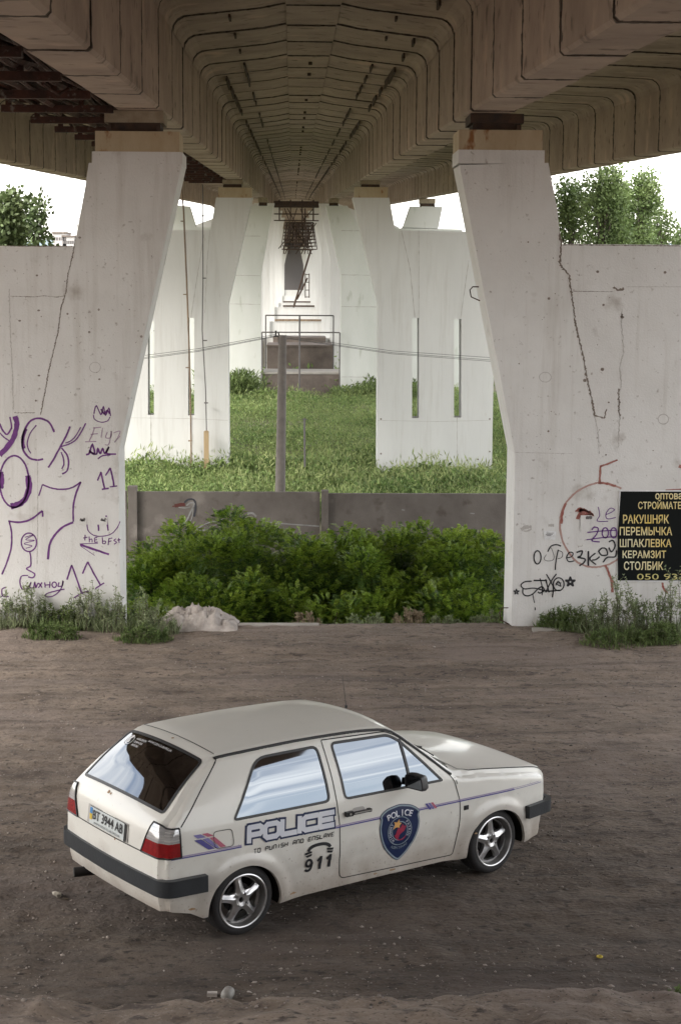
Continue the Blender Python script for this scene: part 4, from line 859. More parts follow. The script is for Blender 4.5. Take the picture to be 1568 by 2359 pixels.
# distant hills and houses
xs = np.linspace(-1500, 1500, 121); hz = 62+vnoise(xs, xs*0, 300, 77)*26+vnoise(xs, xs*0, 60, 78)*6
V = np.concatenate([np.stack([xs, xs*0+2400, xs*0-5], 1), np.stack([xs, xs*0+2500, hz], 1), np.stack([xs, xs*0+3200, hz*.8], 1)]); k = len(xs)
F = [(i, i+1, k+i+1, k+i) for i in range(k-1)]+[(k+i, k+i+1, 2*k+i+1, 2*k+i) for i in range(k-1)]
tag(npmesh('hills', V, F, M['far'], smooth=True), 'far hazy hillside on the horizon', 'hills', kind='structure')
for k, (u, v, wd) in enumerate(((138, 538, 30), (158, 546, 26))):
    Y = 620; c = at(u, v, Y); hw = wd/2/CF*Y; mb = MB(); mb.box((c.x-hw, Y, -3), (c.x+hw, Y+12, c.z)); 
    bl = thing('apartment_block', (c.x, Y, -3), ['pale distant block in the gap beside the left pier, taller', 'pale distant block nearer the left pier, lower'][k], 'building'); mb.build('wall', M['far_b'], bl)
    mb = MB(); mb.box((c.x-hw-.3, Y-.3, c.z), (c.x+hw+.3, Y+12.3, c.z+.6)); mb.build('roof', M['block'], bl)
    mb = MB()
    for a in range(5):
        for b in range(6): xx = c.x-hw+(a+.5)*2*hw/5; zz = c.z-1.8-b*3; mb.box((xx-.35, Y-.05, zz-.6), (xx+.35, Y+.02, zz+.5))
    mb.build('windows', M['steel_grey'], bl)

# rubble heap, kerb strip, stones and litter
def rock(c, s, seed, name, label, cat, mt='rock', parent=None, amp=.22):
    import bmesh
    r = random.Random(seed); b = bmesh.new(); bmesh.ops.create_icosphere(b, subdivisions=2, radius=1)
    for v in b.verts:
        n = v.co.normalized(); q = 1+amp*(math.sin(n.x*3.1+seed)+math.sin(n.y*4.3+seed*2)+math.sin(n.z*3.7+seed*3))*.5+r.uniform(-.03, .03)
        for k in range(7):
            d = Vector((math.sin(seed*7+k*2.1), math.cos(seed*3+k*1.7), math.sin(k*1.3+seed))).normalized(); t = n.dot(d)
            if t > .5: q *= (.5/t)**1.0
        v.co = Vector((n.x*s[0]*q, n.y*s[1]*q, n.z*s[2]*q))
    me = bpy.data.meshes.new(name); b.to_mesh(me); b.free(); me.materials.append(M[mt]); o = bpy.data.objects.new(name, me); COL.objects.link(o)
    o.location = Vector(c)-(parent.location if parent else Vector()); o.rotation_euler = (0, 0, r.uniform(0, 6))
    if parent: o.parent = parent
    elif label: tag(o, label, cat)
    return o
c = onz(455, 1444); hp = thing('rubble_heap', (c.x, 24.9, 0), 'heap of broken pinkish concrete rubble beside the shrubs', 'rubble')
rng = np.random.default_rng(3); mx_, my_ = np.meshgrid(np.linspace(-.62, .60, 62), np.linspace(-.42, .42, 36)); q_ = np.clip(1-(mx_/.6)**2, 0, 1)**.6*np.clip(1-(my_/.42)**2, 0, 1)**.5*np.where(mx_ > .1, 1-.55*(mx_-.1), 1)
hz_ = q_*(.27+np.abs(vnoise(mx_+9, my_+9, .17, 8))*-.26+.03+np.round(vnoise(mx_+9, my_+9, .09, 9)*5)/5*.15+np.round(vnoise(mx_+9, my_+9, .04, 10)*4)/4*.09)-.02
i_ = np.arange(62*36).reshape(36, 62); npmesh('heap_core', np.stack([mx_+c.x, my_+24.95, hz_], -1).reshape(-1, 3), np.stack([i_[:-1, :-1], i_[:-1, 1:], i_[1:, 1:], i_[1:, :-1]], -1).reshape(-1, 4), M['rock'], hp)
random.seed(11)
for k in range(34):
    t = random.uniform(-1, 1); x = c.x+t*.50; zz = (1-t*t)**.5*.25*random.uniform(0, 1)
    if t > .3: zz *= .7
    s = random.uniform(.03, .08); rock((x, 24.9+random.uniform(-.25, .25), zz), (s*1.3, s, s*.85), k+3, 'chunk', None, None, parent=hp)
mb = MB(); a = onz(425, 1450); b = onz(735, 1449); mb.box((a.x, 24.86, -.1), (b.x, 25.02, .02)); tag(mb.build('kerb_strip', M['block_top']), 'thin pale concrete strip along the ditch edge by the rubble', 'kerb', kind='structure')
mb = MB(); a = onz(1225, 1452); b = onz(1315, 1452); mb.box((a.x, 24.5, -.1), (b.x, 24.62, .03)); tag(mb.build('kerb_strip', M['block_top']), 'short pale concrete strip at the right pier foot', 'kerb', kind='structure')
# loose gravel: one mass of small stones
rng = np.random.default_rng(5); n = 15000
y = 10.8+(25.4-10.8)*rng.random(n)**1.1; x = rng.uniform(-1, 1, n)*(1.2+y*.2)+.2; dz_ = vnoise(x, y, 1.1, 50)+vnoise(x, y, .3, 51)*.6
kp = (dz_ > -.15) | (y > 23.5); x, y = x[kp], y[kp]; n = len(x)
s = .006+.014*rng.random(n)**3.5+.012*(rng.random(n) > .975); O = np.array([[1,0,0],[-1,0,0],[0,1,0],[0,-1,0],[0,0,1],[0,0,-1]], float)
V = (O[None]*(s[:, None, None]*rng.uniform(.5, 1.3, (n, 6, 1)))); th = rng.uniform(0, 6.28, n); cx_, sx_ = np.cos(th)[:, None], np.sin(th)[:, None]
VX = V[..., 0]*cx_-V[..., 1]*sx_; VY = V[..., 0]*sx_+V[..., 1]*cx_; VZ = V[..., 2]*.6
V = np.stack([VX+x[:, None], VY+y[:, None], VZ+ground_z(x, y)[:, None]+.002], -1).reshape(-1, 3)
T3 = np.array([[0,2,4],[2,1,4],[1,3,4],[3,0,4],[2,0,5],[1,2,5],[3,1,5],[0,3,5]]); F = (np.arange(n)[:, None, None]*6+T3[None]).reshape(-1, 3)
M['gravel'] = mat('loose gravel', (.21, .18, .16), .95, island=.6)
tag(npmesh('gravel', V, F, M['gravel']), 'loose grey brown gravel scattered over the dirt', 'gravel', kind='stuff')
def G0(u, v, dz=0): 
    c = onz(u, v); return Vector((c.x, c.y, float(ground_z(c.x, c.y))+dz))
M['litter_w'] = mat('crumpled cream paper', (.56, .53, .45), .8, var=(.36, .32, .27), scale=30); M['litter_g'] = mat('cloudy plastic', (.30, .285, .265), .5, var=(.20, .19, .175), scale=25)
M['litter_o'] = mat('pinkish lid', (.55, .25, .17), .6); M['litter_y'] = mat('yellow plastic ring', (.55, .42, .05), .5)
rock(G0(136, 2068, .02), (.065, .045, .045), 21, 'crumpled_paper', 'crumpled cream paper on the dirt left of the car', 'litter', 'litter_w', amp=.5)
rock(G0(152, 2072, .01), (.06, .02, .014), 27, 'broken_stick', 'short dark stick beside the crumpled cream paper', 'litter', 'twig', amp=.3)
mb = MB(); c = G0(524, 2297, .035); d = Vector((.25, .95, .05)).normalized(); mb.tube([c-d*.05, c-d*.03, c, c+d*.045, c+d*.05], [.022, .040, .044, .042, .032], 12)
tag(mb.build('plastic_cup', M['litter_g'], smooth=True, angle=50), 'dented cloudy plastic cup lying on the dirt near the bottom', 'cup')
mb = MB(); c = G0(489, 2290, .012); mb.box((c.x-.035, c.y-.02, c.z-.012), (c.x+.035, c.y+.02, c.z+.014)); o = mb.build('brick_chip', M['rock']); tag(o, 'small pale brick chip left of the plastic cup', 'stone')
mb = MB(); c = G0(468, 2322, .006); mb.tube([c, c+Vector((0, 0, .006))], [.026, .024], 14); tag(mb.build('bottle_lid', M['litter_o']), 'flat orange lid lying below the plastic cup', 'lid')
mb = MB(); c = G0(1380, 2207, .012); mb.tube([c+Vector((.02*math.cos(R(a)), .02*math.sin(R(a)), 0)) for a in range(0, 361, 30)], .006, 6); tag(mb.build('plastic_ring', M['litter_y']), 'tiny yellow plastic ring on the dirt at the lower right', 'litter')
mb = MB(); c = G0(1305, 2282, .01); mb.tube([c, c+Vector((.10, -.07, .004))], .003, 5); tag(mb.build('straw', M['dry']), 'pale drinking straw on the dirt at the lower right', 'straw')
for k, (u, v, s, lab) in enumerate(((98, 2302, .05, 'brown clod of earth at the lower left'), (80, 2305, .035, 'small flat stone at the lower left'), (575, 2283, .022, 'pale wood chip right of the plastic cup'), (592, 2300, .016, 'tiny pale stone pair right of the plastic cup'), (378, 2238, .016, 'white pebble in the middle of the lower dirt'), (20, 2300, .016, 'white pebble at the far lower left'), (732, 2286, .02, 'small pale stone left of the bottom centre'), (1195, 2348, .05, 'dark dirt clod on the near bank at the bottom'), (920, 2160, .02, 'pale stone below the middle of the car'), (1060, 2300, .018, 'small pinkish stone at the bottom right of centre'), (1000, 1486, .03, 'white pebble on the ditch edge dirt'))):
    rock(G0(u, v, s*.3), (s, s*.7, s*.5), 60+k, 'stone', lab, 'stone', 'rock' if 'dark' not in lab and 'clod' not in lab else 'dirt', amp=.3)

# ------------------------------------------------------------------ the car
M['paint'] = mat('cream white car paint', (.80, .785, .735), .32, var=(.75, .735, .685), scale=1.2, coat=.5, spec=.5, spots=[(26, .70, .78, (.50, .46, .39))])
# road grime towards the sills and arches: a dirt layer with its own ragged edge
t = M['paint'].node_tree; b = t.nodes['Principled BSDF']; src = b.inputs['Base Color'].links[0].from_socket
tcn = N(t, 'ShaderNodeTexCoord'); sx = N(t, 'ShaderNodeSeparateXYZ'); L(t, tcn.outputs['Object'], sx.inputs[0])
nn = N(t, 'ShaderNodeTexNoise'); nn.inputs['Scale'].default_value = 5; nn.inputs['Detail'].default_value = 7; L(t, tcn.outputs['Object'], nn.inputs['Vector'])
md = N(t, 'ShaderNodeMath', operation='MULTIPLY_ADD'); md.inputs[1].default_value = -.55; L(t, nn.outputs[0], md.inputs[0]); L(t, sx.outputs['Z'], md.inputs[2])
mr = N(t, 'ShaderNodeMapRange'); mr.inputs[1].default_value = .34; mr.inputs[2].default_value = -.08; mr.inputs[4].default_value = .80; L(t, md.outputs[0], mr.inputs[0])
xx = N(t, 'ShaderNodeMix', data_type='RGBA'); xx.inputs['B'].default_value = (.36, .30, .25, 1); L(t, mr.outputs[0], xx.inputs['Factor']); L(t, src, xx.inputs['A']); src = xx.outputs['Result']
for cx_ in (.005, 2.515):      # dust thrown up around each wheel arch
    vd = N(t, 'ShaderNodeVectorMath', operation='DISTANCE'); cb = N(t, 'ShaderNodeCombineXYZ'); L(t, sx.outputs['X'], cb.inputs[0]); L(t, sx.outputs['Z'], cb.inputs[2]); L(t, cb.outputs[0], vd.inputs[0]); vd.inputs[1].default_value = (cx_, 0, .22)
    ad = N(t, 'ShaderNodeMath', operation='MULTIPLY_ADD'); ad.inputs[1].default_value = .34; L(t, nn.outputs[0], ad.inputs[0]); L(t, vd.outputs['Value'], ad.inputs[2])
    m2 = N(t, 'ShaderNodeMapRange'); m2.inputs[1].default_value = .66; m2.inputs[2].default_value = .50; m2.inputs[4].default_value = .62; L(t, ad.outputs[0], m2.inputs[0])
    x2 = N(t, 'ShaderNodeMix', data_type='RGBA'); x2.inputs['B'].default_value = (.46, .42, .38, 1); L(t, m2.outputs[0], x2.inputs['Factor']); L(t, src, x2.inputs['A']); src = x2.outputs['Result']
n4 = N(t, 'ShaderNodeTexNoise'); n4.inputs['Scale'].default_value = 42; n4.inputs['Detail'].default_value = 4; L(t, tcn.outputs['Object'], n4.inputs['Vector'])      # fine mud spatter, thinning upwards
m4 = N(t, 'ShaderNodeMath', operation='MULTIPLY_ADD'); m4.inputs[1].default_value = -.22; L(t, sx.outputs['Z'], m4.inputs[0]); L(t, n4.outputs[0], m4.inputs[2])
m6 = N(t, 'ShaderNodeMapRange'); m6.inputs[1].default_value = .545; m6.inputs[2].default_value = .60; m6.inputs[4].default_value = .55; L(t, m4.outputs[0], m6.inputs[0])
x6 = N(t, 'ShaderNodeMix', data_type='RGBA'); x6.inputs['B'].default_value = (.30, .25, .20, 1); L(t, m6.outputs[0], x6.inputs['Factor']); L(t, src, x6.inputs['A']); L(t, x6.outputs['Result'], b.inputs['Base Color'])
M['glass'] = mat('mirror tinted car glass', (.19, .21, .235), .03, metal=1.0)
M['rglass'] = mat('dark tinted rear glass', (.15, .165, .185), .03, metal=1.0)
M['rubber'] = mat('black window rubber', (.018, .018, .02), .45)
M['gap'] = mat('panel gap', (.03, .028, .026), .8)
M['bump'] = mat('dark grey plastic bumper', (.030, .034, .040), .45, var=(.022, .025, .029), scale=8, bump=.1)
M['chrome'] = mat('bright trim line', (.55, .54, .52), .3, metal=.6)
M['well'] = mat('wheel well underseal', (.014, .012, .012), .95)
M['tyre'] = mat('black tyre rubber', (.022, .021, .022), .75, bump=.2, bscale=80, spots=[(7, .60, .75, (.055, .048, .042))])
M['alloy'] = mat('silver alloy', (.64, .64, .65), .33, metal=.85, spots=[(12, .6, .75, (.30, .28, .26))])
M['dark_alloy'] = mat('brake dusted rim barrel', (.20, .195, .19), .5, metal=.6)
M['red_lens'] = mat('red lamp lens', (.30, .006, .010), .12, coat=.6, var=(.19, .003, .006), scale=30)
M['clear_lens'] = mat('clear ribbed lamp lens', (.62, .62, .62), .12, metal=.35, coat=.6, var=(.36, .36, .37), scale=16, stretch=(1, .2, 7))
M['plate'] = mat('white number plate', (.62, .66, .66), .45, var=(.56, .60, .60), scale=9); M['blue_p'] = mat('blue', (.05, .22, .50), .5); M['yel_p'] = mat('yellow', (.62, .45, .06), .5)
M['ink'] = mat('black lettering', (.02, .02, .024), .45); M['navy'] = mat('navy vinyl', (.012, .025, .085), .35); M['lett_w'] = mat('white vinyl', (.76, .77, .80), .4, var=(.62, .65, .76), scale=2.5)
M['grey_v'] = mat('grey vinyl border', (.26, .32, .37), .4); M['st_blue'] = mat('blue stripe', (.075, .065, .27), .4); M['st_lil'] = mat('lilac stripe', (.36, .30, .45), .4); M['st_red'] = mat('red stripe', (.48, .12, .19), .4); M['st_mid'] = mat('pale violet stripe', (.20, .18, .42), .4)
M['crest_r'] = mat('crimson emblem', (.42, .03, .07), .4, var=(.25, .02, .06), scale=30); M['crest_y'] = mat('orange emblem', (.70, .38, .12), .4); M['stick'] = mat('white sticker', (.72, .72, .74), .5)
M['fabric'] = mat('dark seat', (.02, .02, .02), .9)

FA = 2.475; FCX = 2.515; RCX = .005; ARZ = .235; AR = .325      # arch centres and radius
Ec = [ # x, z, radius, crown (silhouette of the body corner, rear to front)
 (-.642,.312,.03,.02),(-.660,.40,.035,.03),(-.672,.58,.035,.03),(-.666,.72,.035,.03),(-.652,.86,.04,.03),(-.625,.935,.045,.03),(-.560,1.000,.03,.045),(-.388,1.173,.025,.055),(-.20,1.318,.025,.045),(-.135,1.352,.025,.03),(-.06,1.362,.02,.03),
 (.25,1.374,.02,.03),(.70,1.382,.02,.032),(1.20,1.374,.02,.035),(1.47,1.352,.02,.035),(1.565,1.318,.02,.045),(1.80,1.125,.02,.075),(2.055,.915,.03,.09),(2.13,.900,.04,.05),(2.4,.878,.04,.035),(2.75,.830,.045,.035),(3.00,.785,.05,.03),(3.085,.760,.05,.02),(3.120,.70,.05,.03),(3.125,.58,.045,.05),(3.11,.42,.04,.05),(3.06,.235,.03,.03)]
def polyres(P, step):
    o = []
    for a, b in zip(P[:-1], P[1:]):
        n = max(1, int(round(math.dist(a[:2], b[:2])/step)))
        for i in range(n): o.append(tuple(a[k]+(b[k]-a[k])*i/n for k in range(len(a))))
    o.append(tuple(P[-1])); return o
# light corner smoothing of the silhouette then resample
def chaikin(P, f=.2):
    o = [P[0]]
    for a, b in zip(P[:-1], P[1:]):
        o += [tuple(a[k]*(1-f)+b[k]*f for k in range(len(a))), tuple(a[k]*f+b[k]*(1-f) for k in range(len(a)))]
    return o+[P[-1]]
ES = polyres(chaikin(Ec), .03); EA = np.array(ES); EXZ = EA[:, :2]
EL = np.concatenate([[0], np.cumsum(np.linalg.norm(np.diff(EXZ, axis=0), axis=1))])
tg = np.gradient(EXZ, axis=0); 
for _ in range(2): tg[1:-1] = (tg[:-2]+tg[1:-1]*2+tg[2:])/4
tg /= np.linalg.norm(tg, axis=1, keepdims=True); EN = np.stack([-tg[:, 1], tg[:, 0]], 1)      # outward normal
def smooth(t): t = min(1, max(0, t)); return t*t*(3-2*t)
def S0(x, z):
    y = float(np.interp(z, [0,.15,.22,.44,.452,.55,.675,.69,.88,.905,.93,1.05,1.15,1.25,1.36,1.6], [.775,.795,.803,.812,.818,.824,.822,.828,.806,.801,.794,.756,.713,.663,.603,.50]))
    if x > 2.5: y -= .075*((x-2.5)/.62)**2.2*(1 if z > .3 else .9)
    if x < .1: y -= .030*((.1-x)/.75)**2
    if z > .95 and x < .2: y -= .02*((.2-x)/.4)*smooth((z-.95)/.3)*.6
    if z < 1.0:
        for cx in (RCX, FCX):
            d = math.hypot(x-cx, z-ARZ)-AR
            if d < .16 and z > .15: y += .026*(1-smooth((d-.03)/.10))*smooth((z-.15)/.1)
    return y
def edge_d(x, z):
    a = EXZ[:-1]; b = EXZ[1:]; ab = b-a; p = np.array([x, z]); t = np.clip(((p-a)*ab).sum(1)/(ab*ab).sum(1), 0, 1); q = a+ab*t[:, None]; d = np.linalg.norm(q-p, axis=1); i = int(d.argmin()); return float(d[i]), float(EA[i, 2])
def S(x, z):
    y = S0(x, z)
    if z > .7 or x < -.5 or x > 2.9:
        d, r = edge_d(x, z)
        if d < r: y -= r-math.sqrt(max(0, r*r-(r-d)**2))
    return y
def side3(x, z, off=0.0, s=-1): return (x, s*(S(x, z)+off), z)
YH = np.array([S(x, z) for x, z in EXZ])
def strip3(l, y, off=0.0):
    x = np.interp(l, EL, EXZ[:, 0]); z = np.interp(l, EL, EXZ[:, 1]); n = (np.interp(l, EL, EN[:, 0]), np.interp(l, EL, EN[:, 1])); r = np.interp(l, EL, EA[:, 2]); c = np.interp(l, EL, EA[:, 3]); yh = np.interp(l, EL, YH)
    a = max(0, yh-abs(y)); dl = r-math.sqrt(max(0, r*r-(r-a)**2)) if a < r else 0
    h = r-dl+c*(1-(min(1, abs(y)/yh))**2)+off
    if off and a < .002: y = math.copysign(abs(y)+off, y)
    return (x+n[0]*h, y, z+n[1]*h)
def Lof(x, z):
    d = np.linalg.norm(EXZ-np.array([x, z]), axis=1); i = int(d.argmin()); return EL[i]
def inside(p, poly):
    x, y = p; c = False; n = len(poly)
    for i in range(n):
        x1, y1 = poly[i]; x2, y2 = poly[i-1]
        if (y1 > y) != (y2 > y) and x < (x2-x1)*(y-y1)/(y2-y1)+x1: c = not c
    return c
def rpoly(P, r, k=4):
    """round the corners of a polygon; r a number or one per corner"""
    o = []; n = len(P)
    for i in range(n):
        p0, p, p1 = np.array(P[i-1]), np.array(P[i]), np.array(P[(i+1) % n]); q = r[i] if hasattr(r, '__len__') else r
        a = p+(p0-p)/np.linalg.norm(p0-p)*min(q, np.linalg.norm(p0-p)*.45); b = p+(p1-p)/np.linalg.norm(p1-p)*min(q, np.linalg.norm(p1-p)*.45)
        for j in range(k+1):
            t = j/k; o.append(tuple((1-t)**2*a+2*t*(1-t)*p+t*t*b))
    return o
def inset(P, d):
    n = len(P); A = sum(P[i-1][0]*P[i][1]-P[i][0]*P[i-1][1] for i in range(n)); s = 1 if A > 0 else -1; o = []
    for i in range(n):
        a = np.array(P[i-1]); p = np.array(P[i]); b = np.array(P[(i+1) % n]); t = b-a; t = t/np.linalg.norm(t); o.append(tuple(p+np.array([-t[1], t[0]])*s*d))
    return o
def closedres(P, step): return polyres(list(P)+[P[0]], step)[:-1]
def cdt(outer, loops, lines, grid, step):
    """triangulate an area with constraint loops/lines; outer = closed loop"""
    V = []; Ed = []
    def addl(P, closed):
        o = len(V); V.extend([Vector(p) for p in P]); k = len(P)
        Ed.extend([(o+i, o+i+1) for i in range(k-1)]+([(o+k-1, o)] if closed else []))
    addl(outer, True)
    for l in loops: addl(closedres(l, step), True)
    for l in lines: addl(polyres(list(l), step), False)
    B = np.array([tuple(v) for v in V])
    for p in grid:
        if np.min(np.abs(B-np.array(p)).sum(1)) > step*.55: V.append(Vector(p))
    v, e, f, *_ = delaunay_2d_cdt(V, Ed, [], 0, 1e-6)
    v = [tuple(p) for p in v]; f = [tuple(q) for q in f if inside(tuple(np.mean([v[i] for i in q], axis=0)), outer)]
    return v, f

# side panel layout in (x, z)
W_R = rpoly([(-.095,.915),(.785,.912),(.812,.945),(.802,1.335),(.215,1.328)], [.05,.05,.03,.06,.10])
W_D = rpoly([(.945,.905),(1.95,.897),(1.60,1.262),(1.50,1.325),(.925,1.338)], [.05,.04,.03,.05,.05])
DOOR = rpoly([(.893,.275),(2.045,.250),(2.100,.45),(2.112,.67),(2.050,.905),(1.80,1.118),(1.565,1.305),(1.47,1.343),(.852,1.362),(.868,.90),(.883,.68)], [.05,.03,.1,.06,.06,.06,.05,.03,.01,.04,.04])
DIV = [(1.592,1.275),(1.606,.900)]
arch = lambda cx, a0, a1, r=AR: [(cx+r*math.cos(R(a)), ARZ+r*math.sin(R(a))) for a in np.linspace(a0, a1, 40)]
bottom = [(-.642,.312),(-.46,.268)]+[(-.36,.215)]+arch(RCX, 183, -8)[0:]+[(.40,.195),(.55,.205),(1.2,.212),(1.95,.212),(2.12,.195)]+arch(FCX, 187, -5)+[(2.90,.215),(3.06,.235)]
outer = [tuple(p) for p in EXZ]+polyres(bottom, .03)[::-1][1:-1]
grid = [(x, z) for x in np.arange(-.66, 3.13, .034) for z in np.arange(.2, 1.4, .030) if min(math.hypot(x-c, z-ARZ) for c in (RCX, FCX)) > AR+.175 or z > .66]
grid += [(c+r*math.cos(a), ARZ+r*math.sin(a)) for c in (RCX, FCX) for r in (AR+.012, AR+.045, AR+.065, AR+.105, AR+.15, AR+.165) for a in np.linspace(-.05, 3.19, 48) if ARZ+r*math.sin(a) < .66]
lines = [[(x, z) for x in np.linspace(-.63, 2.16, 60)] for z in (.44, .452)]+[[(x, z) for x in np.linspace(-.64, 3.10, 80)] for z in (.675, .69)]
CUT = [(-.105,1.357),(-.32,1.150),(-.527,.940),(-.545,.72)]
LAMP_S = [(-.70,.625),(-.545,.625),(-.538,.835),(-.540,.938),(-.70,.94)]
for i in range(len(EL)):
    if EXZ[i, 0] > -.6 or EXZ[i, 1] > .6:
        for q in (.006, .014, .026, .045): 
            p_ = (EXZ[i, 0]-EN[i, 0]*q, EXZ[i, 1]-EN[i, 1]*q)
            if inside(p_, outer): grid.append(p_)
FV, FF = cdt(outer, [W_R, inset(W_R, .018), W_D, inset(W_D, .018), DOOR], [CUT[:3]]+[[(-.545,.722),(-.538,.835),(-.540,.938)]]+[arch(c, 186, -6, AR+q) for c in (RCX, FCX) for q in (.03, .085, .13)], grid, .024)
WRi, WDi = inset(W_R, .018), inset(W_D, .018)
GE = 1
def classify(c):
    if inside(c, W_R): return 'glass_r' if inside(c, WRi) else 'seal_r'
    if inside(c, W_D): return 'glass_d' if inside(c, WDi) else 'seal_d'
    if inside(c, DOOR): return 'door'
    if c[0] < -.1 and c[1] > .94 and (c[0]+.105)*(.940-1.357)-(c[1]-1.357)*(-.527+.105) < 0: return 'hatch'
    return 'body'
cls = [classify(tuple(np.mean([FV[i] for i in q], axis=0))) for q in FF]
car = thing('police_hatchback', (-.811, 13.3305, 0), 'cream white three door hatchback with police lettering parked under the bridge', 'car', world=False, rz=R(33.93))
def submesh(V3, F, sel):
    u = sorted({i for k in sel for i in F[k]}); mp_ = {i: j for j, i in enumerate(u)}
    return [V3[i] for i in u], [tuple(mp_[i] for i in F[k]) for k in sel]
body = MB(); hatch = MB(); doors = {}
for s in (-1, 1):
    V3 = [side3(x, z, 0, s) for x, z in FV]
    for nm, mb_ in (('body', body), ('hatch', hatch)):
        v, f = submesh(V3, FF, [k for k, c in enumerate(cls) if c == nm]); mb_.add(v, f)
    mb = MB(); v, f = submesh(V3, FF, [k for k, c in enumerate(cls) if c == 'door']); mb.add(v, f); doors[s] = mb
# top strip in (l, y)
l_ = EL; outl = [(EL[i], YH[i]) for i in range(len(EL))]; yend = YH[-1]; y0 = YH[0]
outer2 = outl+[(EL[-1], y) for y in np.arange(yend-.04, -yend+.02, -.04)]+[(EL[i], -YH[i]) for i in range(len(EL)-1, -1, -1)]+[(0, y) for y in np.arange(-y0+.04, y0-.02, .04)]
grid2 = [(a, y) for a in np.arange(.02, EL[-1], .036) for y in np.concatenate([np.arange(-.72, .73, .045)])]
for i in range(0, len(EL)):
    for q in (.006, .014, .026, .045):
        for s in (-1, 1): grid2.append((EL[i], s*(YH[i]-q)))
lb, lt = Lof(-.575, .985), Lof(-.19, 1.325)
HG = rpoly([(lb, -.645), (lt, -.565), (lt, .565), (lb, .645)], .05); HGi = inset(HG, .024)
la, lc = Lof(1.60, 1.29), Lof(2.04, .93)
ya = lambda l: float(np.interp(l, EL, YH))
WS = rpoly([(la, -(ya(la)-.035)), (lc, -(ya(lc)-.035)), (lc, ya(lc)-.035), (la, ya(la)-.035)], .06); WSi = inset(WS, .02)
lh0, lh1 = Lof(2.15, .897), Lof(3.085, .76)
HD = [(lh0+.0, -(ya(lh0)-.05))]+[(l, -(ya(l)-.018)) for l in np.linspace(lh0+.1, lh1, 12)]+[(l, ya(l)-.018) for l in np.linspace(lh1, lh0+.1, 12)]+[(lh0, ya(lh0)-.05), (lh0-.03, .35), (lh0-.04, 0), (lh0-.03, -.35)]
lz0, lz1, lz2 = Lof(-.667, .7205), Lof(-.667, .72), Lof(-.625, .935)
lroof = Lof(-.10, 1.357)
def lampstrip(s): return [(lz0, s*ya(lz0)), (lz0+.02, s*.545) if False else (lz1-.02, s*.515), (lz2-.012, s*.612), (lz2, s*ya(lz2))]
lampl = [[(lz1, s*(ya(lz1)-.001)), (lz1, s*.515), (lz2-.01, s*.615), (lz2, s*(ya(lz2)-.001))] for s in (-1, 1)]
TV, TF = cdt(outer2, [HG, HGi, WS, WSi, HD], [[(lz1, y) for y in np.linspace(-.51, .51, 30)], [(lroof, -.55), (lroof, .55)]]+lampl, grid2, .026)
T3_ = [strip3(l, y) for l, y in TV]
def cls2(c):
    l, y = c
    if inside(c, HG): return 'hglass' if inside(c, HGi) else 'hseal'
    if inside(c, WS): return 'ws' if inside(c, WSi) else 'wseal'
    if inside(c, HD): return 'hood'
    for lp in lampl:
        if inside(c, lp): return 'lampbase'
    if lz1 < l < lroof: return 'hatch'
    if l > lh1+.03 and l < Lof(3.125,.56) and abs(y) < .62: return 'grille'
    return 'body'
c2 = [cls2(tuple(np.mean([TV[i] for i in q], axis=0))) for q in TF]
def add_strip(mb_, nm, mi=0, V3=T3_):
    v, f = submesh(V3, TF, [k for k, c in enumerate(c2) if c in nm]); mb_.add(v, f, mi)
add_strip(body, ('body', 'lampbase'))
add_strip(hatch, ('hatch',))
# wheel arch returns, closed underside
for s in (-1, 1):
    for cx, a0, a1 in ((RCX, 183, -8), (FCX, 187, -5)):
        A = arch(cx, a0, a1); vs = []
        for x, z in A: yy = S(x, z); vs += [(x, s*yy, z), (x, s*(yy-.03), z-.004), (x, s*.42, z)]
        for i in range(len(A)-1):
            a = 3*i; body.add([vs[a], vs[a+1], vs[a+4], vs[a+3]], [(0, 1, 2, 3)], 0); body.add([vs[a+1], vs[a+2], vs[a+5], vs[a+4]], [(0, 1, 2, 3)], 1)
        body.add([(x, s*.42, z) for x, z in A]+[(A[0][0], s*.42, .22)], [tuple(range(len(A)+1))], 1)
bm_pts = [(-.63,.315),(-.36,.22),(.42,.20),(2.12,.20),(2.90,.22),(3.05,.24)]
body.add([(x, y, z) for x, z in bm_pts for y in (-.76 if x < 2.9 else -.68, .76 if x < 2.9 else .68)], [(2*i, 2*i+1, 2*i+3, 2*i+2) for i in range(5) if i not in (1, 3)], 1)
body.add([(-.3,-.41,.24),(.36,-.41,.24),(.36,.41,.24),(-.3,.41,.24),(2.2,-.41,.24),(2.85,-.41,.24),(2.85,.41,.24),(2.2,.41,.24)], [(0,1,2,3),(4,5,6,7)], 1)
def sideribbon(mb, pts, wd, mi=0, off=.002, s=-1, closed=False, step=.03):
    p = closedres(pts, step) if closed else polyres(list(pts), step); vs, fs = ribbon(p, wd, closed); mb.add([side3(x, z, off, s) for x, z in vs], fs, mi)
def topribbon(mb, pts, wd, mi=0, off=.002, closed=False):
    p = closedres(pts, .03) if closed else polyres(list(pts), .03); vs, fs = ribbon(p, wd, closed); mb.add([strip3(l, y, off) for l, y in vs], fs, mi)
for s in (-1, 1):
    sideribbon(body, DOOR, .008, 2, s=s, closed=True)
    sideribbon(body, CUT[:3], .009, 2, s=s)
    sideribbon(body, [(2.07,.905),(2.085,.85)], .007, 2, s=s)
    sideribbon(body, [(-.64,.44),(-.40,.44)], .003, 2, s=s)
topribbon(body, HD, .008, 2, closed=True)
topribbon(body, [(lz1, -.53), (lz1, .53)], .009, 2); topribbon(body, [(lroof, -.57), (lroof, .57)], .007, 2)
bo = body.build('body', [M['paint'], M['well'], M['gap']], car, smooth=True, weld=.0004, angle=38)
